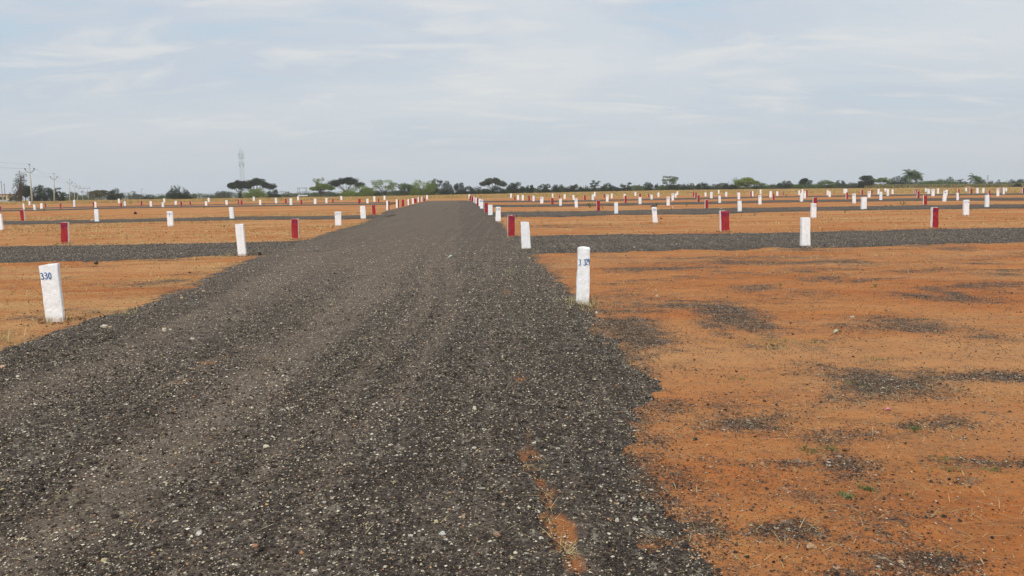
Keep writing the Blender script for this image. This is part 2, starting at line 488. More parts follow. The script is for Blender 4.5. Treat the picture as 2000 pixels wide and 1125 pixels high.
# ------------------------------------------------------------------ ground sheet
gr = [-12.0]
while gr[-1] < 2150:
    y = gr[-1]
    gr.append(y + (1.0 if y < 1 else max(.035, y * .0085)))
gr = np.array(gr); gr[-1] = 2150
NG = 420
tg = np.linspace(-1, 1, NG)
Wd = np.where(gr < 2, 8.2, 6 + 1.1 * gr)
GX = Wd[:, None] * tg[None]; GY = np.repeat(gr[:, None], NG, 1)
GZ = terrain(GX, GY) + ((fbm(GX * .9, GY * 1.6, 3) - .5) * .05 + (fbm(GX * 7, GY * 7, 8, 3) - .5) * .016) * np.clip(1.2 - GY / 60, .0, 1)
gm = np.zeros_like(GX)
for (px, py, rx, ry, s) in [
    (1450, 622, 62, 30, .95), (1420, 650, 45, 18, .7), (1500, 640, 40, 18, .6), (1235, 648, 60, 34, .95), (1180, 665, 40, 20, .8),
    (1700, 745, 120, 26, .8), (1640, 752, 70, 16, .6), (1850, 735, 150, 14, .6), (1700, 775, 160, 14, .45), (1980, 740, 60, 14, .8),
    (1480, 828, 150, 20, .85), (1640, 838, 130, 14, .7), (1850, 828, 180, 14, .8), (1560, 850, 90, 16, .55),
    (1650, 910, 70, 22, .85), (1520, 906, 120, 10, .6), (1900, 902, 130, 10, .6), (1850, 935, 60, 8, .55), (1440, 925, 60, 14, .4),
    (1780, 635, 70, 16, .85), (1850, 650, 90, 14, .6), (1920, 660, 60, 8, .75), (1840, 568, 30, 12, .75), (1780, 577, 60, 7, .55), (1900, 585, 80, 6, .45),
    (1240, 527, 60, 5, .75), (1400, 513, 260, 4, .6), (1320, 524, 130, 3.5, .6), (1600, 512, 130, 4, .6), (1440, 530, 110, 4, .5), (1550, 525, 120, 3, .5), (1650, 540, 60, 5, .4),
    (1240, 572, 60, 8, .55), (1320, 598, 70, 6, .6), (1560, 572, 60, 8, .4), (1380, 505, 300, 5, .45),
    (1285, 790, 60, 40, .6), (1240, 720, 40, 30, .6), (1320, 700, 60, 10, .45), (1310, 690, 60, 14, .5), (1270, 860, 60, 30, .5), (1330, 940, 50, 40, .55), (1370, 1030, 50, 50, .6), (1420, 1100, 50, 40, .6),
    (1530, 1040, 80, 25, .5), (1800, 1100, 130, 30, .55), (1640, 1120, 60, 30, .5), (1700, 1000, 130, 20, .35), (1560, 965, 120, 16, .35),
    (1400, 780, 120, 20, .3), (1500, 935, 260, 60, .28), (1700, 640, 300, 60, .14), (1560, 1080, 300, 80, .25),
    (300, 552, 45, 6, .5), (340, 548, 40, 5, .55), (245, 606, 30, 8, .5), (255, 578, 30, 5, .35), (360, 538, 30, 5, .5),
    (60, 620, 60, 5, .3), (1100, 441, 80, 2.5, .55), (1150, 444, 160, 2.5, .3), (1250, 440, 60, 2, .3), (1300, 447, 120, 1.5, .2)]:
    gm = np.maximum(gm, s * ell(GX, GY, px, py, rx, ry))
lxx = np.interp(GY, LY, LX); rxx = np.interp(GY, RY, RX)
soft = np.clip((fbm(GX * .55, GY * 1.3, 301, 5) - .46) * 2.2, 0, .42) * (GX > 0) * (GY < 24)
soft = np.maximum(soft, np.clip((fbm(GX * .5, GY * 1.2, 311, 5) - .55) * 2.0, 0, .35) * (GX <= 0) * (GY < 24))
gm = np.maximum(gm, soft)
gm = np.maximum(gm * .95, .62 * np.exp(-np.maximum(0, np.maximum(lxx - GX, GX - rxx)) / .20) * (GY < 45))
gm = np.clip(gm + (fbm(GX * 1.3, GY * 2.6, 63, 6) - .5) * 1.5 * np.clip(gm * 2.2, .12, 1), 0, 1)
gm = np.where(GY > 60, gm * .0, gm)
u = GX / np.maximum(GY, 1)
FLDY = lambda u: np.interp(u, [-.7, -.55, -.42, -.28, -.14, 0, .14, .28, .42, .55, .7], FB)
FB = []
for px, py in [(0, 400), (200, 397.5), (400, 394.6), (600, 392), (800, 389), (1000, 386.8), (1200, 384), (1400, 381.3), (1600, 378.8), (1800, 378), (2000, 377.2)]:
    FB.append(hit(px, py).y)
fy = FLDY(u)
fld = np.clip((GY - fy + (fbm(GX * .06, GY * .05, 91, 4) - .5) * 34) / 8, 0, 1)
stw = np.clip(np.where(GX < -3, 1.2, .6) + (fbm(GX * .15, GY * .15, 19, 3) - .5) * 1.1, 0, 1)
stw = np.where((GX > 0) & (GY < 12), .25, stw)
gi = np.arange(len(gr) * NG).reshape(len(gr), NG)
ground = mesh_np('ground', np.stack([GX.ravel(), GY.ravel(), GZ.ravel()], 1), grid_faces(gi), [SOIL], True,
                 {'gravel': gm.ravel(), 'field': fld.ravel(), 'straw': stw.ravel()})
tag(ground, 'bare orange earth of the plotted field', 'ground', kind='structure')
def gmask_at(X, Y):
    iy = np.clip(np.searchsorted(gr, Y), 0, len(gr) - 1)
    tx = np.clip(((X / Wd[iy]) + 1) / 2 * (NG - 1), 0, NG - 1).astype(int)
    return gm[iy, tx]
def gz_at(X, Y):
    iy = np.clip(np.searchsorted(gr, Y) - 1, 0, len(gr) - 2)
    fyy = np.clip((Y - gr[iy]) / (gr[iy + 1] - gr[iy]), 0, 1)
    out = 0
    for k, wgt in ((0, 1 - fyy), (1, fyy)):
        tx = np.clip(((X / Wd[iy + k]) + 1) / 2 * (NG - 1), 0, NG - 1.001); i0 = tx.astype(int); f = tx - i0
        out = out + wgt * (GZ[iy + k, i0] * (1 - f) + GZ[iy + k, i0 + 1] * f)
    return out
def rz_at(X, Y):
    """height of whatever lies on top at X,Y and whether that is the track"""
    iy = np.clip(np.searchsorted(rows, Y) - 1, 0, len(rows) - 2)
    tx = (X - Lx[iy]) / (Rx[iy] - Lx[iy])
    ti = (tx + .06) / 1.12 * (NC - 1)
    ins = (ti >= 0) & (ti <= NC - 1) & (Y < YEND)
    i0 = np.clip(ti, 0, NC - 1.001).astype(int)
    zr = np.where(ins, Zg[iy, i0], -9)
    g = gz_at(X, Y)
    return np.maximum(zr, g), zr > g, np.where(ins, earth[iy, i0], 0), np.where(ins, tracks[iy, i0], 0)

# ------------------------------------------------------------------ loose stones lying on track and soil
def stones(X, Y, Z, size, flat=.6, sink=.3):
    n = len(X)
    base = np.array([(1, 0, 0), (0, 1, 0), (-1, 0, 0), (0, -1, 0), (0, 0, 1), (0, 0, -1)], float)
    V = base[None].repeat(n, 0) * RNG.uniform(.55, 1.15, (n, 6, 1)) + RNG.uniform(-.25, .25, (n, 6, 3))
    V[:, :, 2] *= flat
    a = RNG.uniform(0, 2 * np.pi, n); ca, sa = np.cos(a), np.sin(a)
    st = RNG.uniform(.75, 1.35, n)
    x = V[:, :, 0] * st[:, None]; y = V[:, :, 1]
    V[:, :, 0], V[:, :, 1] = x * ca[:, None] - y * sa[:, None], x * sa[:, None] + y * ca[:, None]
    V *= size[:, None, None]
    V += np.stack([X, Y, Z + size * flat * (1 - sink)], 1)[:, None, :]
    Fb = np.array([(0, 1, 4), (1, 2, 4), (2, 3, 4), (3, 0, 4), (1, 0, 5), (2, 1, 5), (3, 2, 5), (0, 3, 5)])
    Fc = (np.arange(n) * 6)[:, None, None] + Fb[None]
    return V.reshape(-1, 3), Fc.reshape(-1, 3)

def scatter(n, y0, y1, power, xw=lambda Y: 2.6 + .74 * Y):
    """n points, density falling with distance"""
    p = 1 - power + 1
    u_ = RNG.uniform(0, 1, n)
    Y = (y0 ** p + u_ * (y1 ** p - y0 ** p)) ** (1 / p)
    X = RNG.uniform(-1, 1, n) * xw(Y)
    return X, Y

V_all, F_all, C_all = [], [], []
def add_stones(X, Y, Z, size, cols, flat=.6):
    off = sum(len(v) for v in V_all)
    V, Fc = stones(X, Y, Z, size, flat)
    V_all.append(V); F_all.append(Fc + off); C_all.append(np.repeat(cols, 6, 0))
def lerp_cols(a, b, n, extra=.15):
    k = RNG.uniform(0, 1, (n, 1)); c = np.array(a) * (1 - k) + np.array(b) * k
    return c * (1 + RNG.uniform(-extra, extra, (n, 1)))
# dark crushed rock
X, Y = scatter(520000, 2.2, 18, 2.15)
Z, on, er, tk = rz_at(X, Y)
g = gmask_at(X, Y)
clump = fbm(X * 2.5, Y * 2.5, 120, 3)
def edge_out(X, Y):
    lx = np.interp(Y, LY, LX); rx = np.interp(Y, RY, RX)
    return np.exp(-np.maximum(0, np.maximum(lx - X, X - rx)) / .22)
fade = lambda Y, a, b: np.clip((b - Y) / (b - a), 0, 1)
keep = RNG.uniform(0, 1, len(X)) < fade(Y, 6, 17) * np.where(on, (.15 + 1.0 * clump) * (1 - .6 * np.clip(er * 1.2, 0, 1)) * (1 - .6 * tk), np.clip(g - .03, 0, 1) * 1.1 + .05 + .22 * edge_out(X, Y))
X, Y, Z, on = X[keep], Y[keep], Z[keep], on[keep]
s = RNG.lognormal(math.log(.0040), .45, len(X)); s = np.clip(s, .0020, .018) * np.clip(.8 + Y / 16, .8, 1.6) * np.where(on, 1.1, .75)
add_stones(X, Y, Z, s, lerp_cols((.022, .017, .015), (.085, .066, .052), len(X), .3))
print('dark stones', len(X))
# pale chips
X, Y = scatter(330000, 2.2, 30, 2.05)
Z, on, er, tk = rz_at(X, Y); g = gmask_at(X, Y)
keep = RNG.uniform(0, 1, len(X)) < fade(Y, 12, 30) * np.where(on, .62 * (.35 + 1.2 * fbm(X * 1.5, Y * 1.5, 130, 3)), np.clip(g - .02, 0, 1) * .85 + .03 + .12 * edge_out(X, Y))
onp = on[keep]
X, Y, Z = X[keep], Y[keep], Z[keep]
s = np.clip(RNG.lognormal(math.log(.0030), .45, len(X)), .0015, .010) * np.clip(.75 + Y / 14, .8, 2.2)
cc = lerp_cols((.36, .28, .14), (.66, .60, .50), len(X), .18)
cc[~onp] *= .75; s[~onp] *= .8
br = RNG.uniform(0, 1, len(X)) < .15; cc[br] = lerp_cols((.34, .17, .09), (.45, .28, .15), int(br.sum()))
add_stones(X, Y, Z + s * .3, s, cc, .7)
print('pale chips', len(X))
for b, cnt in ((bands_R[0], 26000), (bands_L[0], 20000), (bands_R[1], 6000), (bands_L[1], 4000)):
    T_ = [hit(q[0], q[1]) for q in b]; B_ = [hit(q[0], q[2]) for q in b]
    X = RNG.uniform(T_[0].x - .5, T_[-1].x + .5, cnt)
    ty = np.interp(X, [p.x for p in T_], [p.y for p in T_]); by = np.interp(X, [p.x for p in B_], [p.y for p in B_])
    Y = by - .25 + (ty - by + .5) * RNG.uniform(0, 1, cnt)
    Z = terrain(X, Y) + .035
    s = np.clip(RNG.lognormal(math.log(.0055), .45, cnt), .003, .020) * (1.5 if cnt < 10000 else 1)
    dk = RNG.uniform(0, 1, cnt) < .62
    cc = lerp_cols((.40, .34, .24), (.62, .58, .50), cnt, .15); cc[dk] = lerp_cols((.03, .026, .022), (.07, .06, .05), int(dk.sum()))
    s[dk] *= 1.3
    add_stones(X, Y, Z, s, cc, .7)
# a few larger pale pieces
X, Y = scatter(1500, 2.3, 40, 1.9)
Z, on, er, tk = rz_at(X, Y)
keep = RNG.uniform(0, 1, len(X)) < np.where(on, .55, .10)
X, Y, Z = X[keep], Y[keep], Z[keep]
s = np.clip(RNG.lognormal(math.log(.008), .35, len(X)), .005, .018)
cc = lerp_cols((.42, .33, .20), (.66, .59, .47), len(X), .1)
br = RNG.uniform(0, 1, len(X)) < .25; cc[br] = lerp_cols((.32, .17, .10), (.40, .26, .15), int(br.sum()))
add_stones(X, Y, Z, s, cc, .6)
# fine grit over the bare soil
X, Y = scatter(150000, 2.3, 22, 1.9)
Z, on, er, tk = rz_at(X, Y)
keep = (~on) & (RNG.uniform(0, 1, len(X)) < .25 + 1.0 * fbm(X * 1.2, Y * 2.2, 431, 4) ** 1.5)
X, Y, Z = X[keep], Y[keep], Z[keep]; n = len(X)
s = np.clip(RNG.lognormal(math.log(.0024), .4, n), .001, .007) * np.clip(.7 + Y / 10, .8, 2.2)
cc = lerp_cols((.15, .065, .03), (.30, .12, .045), n, .2)
q = RNG.uniform(0, 1, n); a_ = q < .30; cc[a_] = lerp_cols((.05, .035, .028), (.10, .07, .05), int(a_.sum()))
a_ = q > .82; cc[a_] = lerp_cols((.50, .34, .17), (.62, .47, .28), int(a_.sum()))
add_stones(X, Y, Z, s, cc, .7)
# dark clods on the soil
X, Y = scatter(900, 2.4, 45, 1.6)
Z, on, er, tk = rz_at(X, Y)
keep = ~on
X, Y, Z = X[keep], Y[keep], Z[keep]
s = np.clip(RNG.lognormal(math.log(.010), .45, len(X)), .005, .035)
add_stones(X, Y, Z, s, lerp_cols((.05, .035, .028), (.16, .07, .035), len(X), .2), .65)
gv = mesh_np('loose_gravel', np.concatenate(V_all), np.concatenate(F_all), [CHIP], False, cols=np.concatenate(C_all))
tag(gv, 'dark crushed rock and pale stone chips strewn over the track', 'gravel', kind='stuff')

# ------------------------------------------------------------------ straw and grass blades lying / standing near
def blades(X, Y, Z, L, W, el, cols, bend=.35):
    """three-vertex-pair blades: (n) positions, lengths, widths, elevation angle"""
    n = len(X); az = RNG.uniform(0, 2 * np.pi, n)
    dx, dy = np.cos(az), np.sin(az)
    P = np.zeros((n, 5, 3))
    sx, sy = -dy, dx
    ce, se = np.cos(el), np.sin(el)
    ce2, se2 = np.cos(el - bend), np.sin(el - bend)
    B = np.stack([X, Y, Z], 1)
    M = B + np.stack([dx * ce, dy * ce, se], 1) * (L * .55)[:, None]
    E = M + np.stack([dx * ce2, dy * ce2, se2], 1) * (L * .45)[:, None]
    S = np.stack([sx, sy, np.zeros(n)], 1) * W[:, None]
    P[:, 0] = B - S; P[:, 1] = B + S; P[:, 2] = M + S * .8; P[:, 3] = M - S * .8; P[:, 4] = E
    T3 = np.array([(0, 1, 2), (0, 2, 3), (3, 2, 4)])
    Fc = (np.arange(n) * 5)[:, None, None] + T3[None]
    return P.reshape(-1, 3), Fc.reshape(-1, 3), np.repeat(cols, 5, 0)

def stuff_blades(name, chunks, mat, label, cat):
    Vs, Fs, Cs = [], [], []; off = 0
    for V, Fc, C in chunks:
        Vs.append(V); Fs.append(Fc + off); Cs.append(C); off += len(V)
    o = mesh_np(name, np.concatenate(Vs), np.concatenate(Fs), [mat], False, cols=np.concatenate(Cs))
    return tag(o, label, cat, kind='stuff')

ch = []
# straws lying flat
X, Y = scatter(5200, 2.3, 28, 1.7)
Z, on, er, tk = rz_at(X, Y)
keep = RNG.uniform(0, 1, len(X)) < np.where(on, .28, .75) * (.25 + 1.3 * fbm(X * .8, Y * 1.2, 140, 3))
X, Y, Z = X[keep], Y[keep], Z[keep]; n = len(X)
ch.append(blades(X, Y, Z + .006, RNG.uniform(.02, .11, n), RNG.uniform(.0005, .0012, n) * (1 + Y * .08), RNG.uniform(.0, .12, n), lerp_cols((.42, .33, .16), (.58, .48, .27), n), .1))
X, Y = scatter(9000, 2.4, 20, 1.6)
Z, on, er, tk = rz_at(X, Y)
keep = (~on) & (RNG.uniform(0, 1, len(X)) < np.clip((fbm(X * 1.3, Y * 1.9, 441, 4) - .42) * 4, .04, 1))
X, Y, Z = X[keep], Y[keep], Z[keep]; n = len(X)
cc = lerp_cols((.36, .28, .12), (.52, .42, .22), n); gg = RNG.uniform(0, 1, n) < .35; cc[gg] = lerp_cols((.06, .10, .035), (.15, .18, .07), int(gg.sum()))
ch.append(blades(X, Y, Z, RNG.uniform(.01, .045, n), RNG.uniform(.0008, .0018, n) * (1 + Y * .06), RNG.uniform(.05, 1.0, n), cc, .3))
def cluster(px, py, rx, ry, n, L, W, el, c1, c2, bend=.35):
    p = hit(px, py)
    X = p.x + RNG.normal(0, 1, n) * rx * p.y / F; Y = p.y + RNG.normal(0, 1, n) * ry * p.y ** 2 / (F * CAMZ)
    Z = rz_at(X, Y)[0]
    ch.append(blades(X, Y, Z, RNG.uniform(L[0], L[1], n), np.full(n, W) * RNG.uniform(.6, 1.3, n), RNG.uniform(el[0], el[1], n), lerp_cols(c1, c2, n), bend))
ST1, ST2 = (.40, .31, .15), (.56, .46, .25)
for a in [(1735, 770, 45, 10, 80), (1108, 1100, 12, 8, 60), (1075, 985, 14, 22, 30), (1050, 930, 12, 8, 34), (1082, 1040, 10, 26, 40), (1130, 596, 30, 5, 130), (1150, 612, 40, 7, 60), (1900, 770, 60, 14, 70),
          (1975, 760, 40, 20, 70), (1980, 790, 30, 8, 60), (1600, 672, 60, 8, 120), (1540, 680, 50, 8, 90), (60, 632, 40, 6, 150), (20, 655, 25, 6, 90), (225, 610, 30, 5, 70),
          (150, 590, 60, 10, 90), (1320, 565, 60, 8, 60), (1900, 1010, 100, 30, 60), (1500, 1060, 150, 30, 60), (1345, 845, 20, 12, 40), (1260, 720, 50, 12, 60),
          (1220, 612, 30, 8, 60), (1660, 780, 60, 12, 50), (1850, 850, 90, 20, 50), (1420, 560, 160, 16, 160), (1700, 540, 240, 16, 260)]:
    cluster(*a, (.03, .11), .0010 * (1 if a[1] > 640 else 1.5), (.0, .5), ST1, ST2, .2)
# standing dry wisps at the track edges and round the stones
for a in [(470, 498, 22, 2, 160), (450, 503, 16, 2, 120), (125, 476, 14, 2, 130), (1137, 597, 18, 2.5, 120), (1150, 603, 26, 4, 60), (1027, 489, 10, 1.5, 50), (999, 466, 8, 2, 40), (1415, 453, 12, 1.5, 60),
          (333, 443, 22, 1, 90), (661, 442, 18, 1.2, 110), (620, 441, 30, 2, 120), (700, 440, 20, 1.5, 100), (577, 468, 14, 1.5, 60), (5, 665, 14, 4, 90), (1660, 492, 60, 2, 120), (1575, 484, 20, 1.5, 60),
          (730, 437, 16, 1.5, 60), (820, 540, 14, 5, 16), (1000, 540, 20, 4, 30), (250, 620, 20, 4, 50), (110, 630, 16, 2.5, 40)]:
    cluster(*a, (.05, .18), .0022, (.7, 1.4), (.30, .26, .12), (.50, .42, .22), .4)
G1, G2 = (.06, .10, .035), (.17, .21, .08)
for a in [(1520, 664, 22, 4, 240), (1512, 676, 16, 4, 160), (1435, 668, 30, 3, 90), (1590, 670, 22, 4, 120), (1716, 704, 20, 5, 140), (1675, 753, 12, 4, 80), (1445, 740, 18, 2.5, 70), (1786, 836, 8, 3, 60),
          (1650, 968, 10, 3, 70), (1695, 953, 8, 3, 60), (1580, 878, 14, 4, 80), (1625, 875, 12, 4, 60), (140, 541, 20, 2, 120), (200, 560, 12, 1.5, 50), (5, 652, 12, 5, 130), (25, 672, 14, 3, 90),
          (255, 618, 16, 2, 90), (30, 590, 24, 3, 90), (445, 513, 12, 1.5, 80), (1240, 483, 20, 3, 40), (800, 670, 10, 3, 18), (350, 600, 10, 3, 20), (820, 640, 14, 3, 16), (1160, 604, 12, 2, 60),
          (1840, 896, 14, 4, 50), (1860, 915, 14, 4, 40), (1940, 918, 12, 3, 40), (735, 695, 8, 4, 20), (160, 990, 30, 12, 26), (1010, 730, 40, 12, 16)]:
    cluster(*a, (.010, .038), .0018, (.15, 1.1), G1, G2, .5)
# short dry stubble further out over the plots
X = RNG.uniform(-45, 45, 150000); Y = 8 + (RNG.uniform(0, 1, 150000) ** .8) * 50
on = rz_at(X, Y)[1]
m_ = fbm(X * .35, Y * .6, 150, 4)
dens = np.where(X < -4, np.clip((m_ - .36) * 4, 0, 1), np.clip((m_ - .45) * 2.5, 0, .6))
inband = np.zeros(len(X), bool)
for b in (bands_R[0], bands_L[0], bands_R[1], bands_L[1]):
    T_ = [hit(q[0], q[1]) for q in b]; B_ = [hit(q[0], q[2]) for q in b]
    ty = np.interp(X, [p.x for p in T_], [p.y for p in T_]); by = np.interp(X, [p.x for p in B_], [p.y for p in B_])
    sgn = (X > -2) if b in bands_R else (X < -2)
    inband |= sgn & (Y > by - .2) & (Y < ty + .2)
keep = (~on) & (~inband) & (RNG.uniform(0, 1, len(X)) < dens) & (np.abs(X) < .8 * Y + 2)
X, Y = X[keep], Y[keep]; n = len(X); Z = gz_at(X, Y)
cc = lerp_cols((.34, .27, .12), (.50, .40, .19), n); gg = RNG.uniform(0, 1, n) < .18; cc[gg] = lerp_cols((.16, .19, .07), (.26, .26, .10), int(gg.sum()))
ch.append(blades(X, Y, Z, RNG.uniform(.04, .12, n), RNG.uniform(.004, .008, n) * np.clip(Y / 14, .6, 2.5), RNG.uniform(.05, .9, n), cc, .3))
stuff_blades('dry_grass', ch, STRAW, 'thin straws and short grass scattered over soil and track', 'grass')

# tall dry grass field behind the plots
n = 130000
uu = RNG.uniform(-.80, .80, n)
y0 = FLDY(np.clip(uu, -.7, .7)) + 2
Y = y0 + (425 - y0) * RNG.uniform(0, 1, n) ** 1.5; X = uu * Y
pz = terrain(X, Y)
dens = fbm(X * .03, Y * .05, 161, 4)
Hh = .42 * (.5 + .9 * dens) * RNG.uniform(.6, 1.2, n) * np.clip((Y - y0) / 25 + .3, .3, 1)
tone = fbm(X * .02, Y * .03, 171, 4)[:, None]
cc = np.array((.50, .35, .15)) * (1 - tone) + np.array((.36, .225, .09)) * tone
cc = cc * RNG.uniform(.75, 1.2, (n, 1))
gchunk = [blades(X, Y, pz - .02, Hh, RNG.uniform(.03, .09, n), RNG.uniform(1.0, 1.5, n), cc, .3)]
stuff_blades('tall_dry_grass', gchunk, STRAW, 'straw coloured tall grass filling the field behind the plots', 'grass')

# crop standing at the right end of the field
n = 52000
uu = RNG.uniform(.475, .80, n); Y = RNG.uniform(395, 425, n)
X = uu * Y
bz = terrain(X, Y)
pt = np.array([at_depth(1710 + (q - .475) / .3 * 430, 0, 400).z for q in (.475, .8)])
Hc = RNG.uniform(1.3, 2.6, n)
cc = lerp_cols((.12, .14, .05), (.34, .27, .12), n, .2)
stuff_blades('crop_field', [blades(X, Y, bz, Hc, RNG.uniform(.05, .16, n), RNG.uniform(1.1, 1.5, n), cc, .5)], STRAW, 'tall maize-like crop with drying tops right behind the grass', 'crop')

n = 120000
pxs = np.where(RNG.uniform(0, 1, n) < .9, RNG.uniform(600, 2010, n), RNG.uniform(130, 600, n))
uu = (pxs - 1000) / F; Y = RNG.uniform(408, 440, n) + np.where(pxs > 1700, 22, 0); X = uu * Y
prof = .9 + 3.2 * np.clip(fbm(uu * 60, uu * 0 + 9, 401, 5) - .22, 0, 1) * 1.4
Zb = terrain(X, Y) + RNG.uniform(0, 1, n) * prof
S = RNG.uniform(.25, .55, n)
a1 = RNG.normal(0, 1, (n, 3)); a2 = RNG.normal(0, 1, (n, 3))
a1 /= np.linalg.norm(a1, axis=1)[:, None]; a2 /= np.linalg.norm(a2, axis=1)[:, None]
B = np.stack([X, Y, Zb], 1)
V = np.stack([B, B + a1 * S[:, None], B + a2 * S[:, None]], 1).reshape(-1, 3)
tn = fbm(uu * 90, Y * .1, 411, 4)[:, None]
cc = (np.array((.030, .045, .026)) * (1 - tn) + np.array((.105, .125, .055)) * tn) * RNG.uniform(.75, 1.2, (n, 1))
o = mesh_np('low_scrub', V, np.arange(3 * n).reshape(n, 3), [LEAF], False, cols=np.repeat(cc, 3, 0))
tag(o, 'low green scrub running between the trees along the field edge', 'scrub', kind='stuff')

# far woodland that reads as one bluish mass
n = 60000
uu = RNG.uniform(-.85, .85, n); Y = 1350 + RNG.uniform(0, 60, n); X = uu * Y
prof = 5 + 9 * fbm(uu * 55, uu * 0 + 3, 181, 5)
Zb = 0.8 + RNG.uniform(0, 1, n) ** .8 * prof
S = RNG.uniform(.5, 1.3, n)
a1 = RNG.normal(0, 1, (n, 3)); a2 = RNG.normal(0, 1, (n, 3))
a1 /= np.linalg.norm(a1, axis=1)[:, None]; a2 /= np.linalg.norm(a2, axis=1)[:, None]
B = np.stack([X, Y, Zb], 1)
V = np.stack([B, B + a1 * S[:, None], B + a2 * S[:, None]], 1).reshape(-1, 3)
o = mesh_np('distant_woodland', V, np.arange(3 * n).reshape(n, 3), [LEAF], False, cols=np.repeat(lerp_cols((.04, .06, .035), (.08, .10, .05), n), 3, 0))
tag(o, 'hazy low line of far trees along the horizon', 'woodland', kind='stuff')

# ------------------------------------------------------------------ trees
DARK = ((.015, .026, .013), (.045, .066, .029))
BLUEG = ((.020, .030, .024), (.050, .064, .044))
BRIGHT = ((.070, .110, .020), (.235, .290, .050))
MIDG = ((.045, .078, .024), (.125, .175, .05))
OLIVE = ((.07, .07, .035), (.15, .13, .06))
PALE = ((.12, .16, .07), (.29, .34, .15))
GREYG = ((.05, .06, .045), (.11, .12, .085))

def leaf_tris(blobs, n, size, pal, shellbias=.5):
    """small leaf clumps through the volume of the blobs (cx,cy,cz,rx,ry,rz)"""
    bl = np.array(blobs); vol = (bl[:, 3] * bl[:, 4] * bl[:, 5]) ** .75
    which = RNG.choice(len(bl), n, p=vol / vol.sum())
    dv = RNG.normal(0, 1, (n, 3)); dv /= np.linalg.norm(dv, axis=1)[:, None]
    rr = RNG.uniform(0, 1, n) ** (1 / (3 * (1 + shellbias)))
    rr *= RNG.uniform(.82, 1.12, n)
    P = bl[which, :3] + dv * rr[:, None] * bl[which, 3:]
    S = RNG.uniform(.55, 1.3, n) * size
    a1 = RNG.normal(0, 1, (n, 3)); a1 /= np.linalg.norm(a1, axis=1)[:, None]
    a2 = RNG.normal(0, 1, (n, 3)); a2 /= np.linalg.norm(a2, axis=1)[:, None]
    V = np.stack([P - a1 * S[:, None] * .5, P + a1 * S[:, None] * .5, P + a2 * S[:, None] * .8], 1)
    tone = RNG.uniform(0, 1, len(bl))[which] * .6 + RNG.uniform(0, 1, n) * .4
    C = np.array(pal[0]) * (1 - tone[:, None]) + np.array(pal[1]) * tone[:, None]
    C = C * RNG.uniform(.8, 1.2, (n, 1))
    V = V[V[:, :, 2].min(1) > .0]; 
    C = C[:len(V)]
    return V.reshape(-1, 3), np.repeat(C, 3, 0)

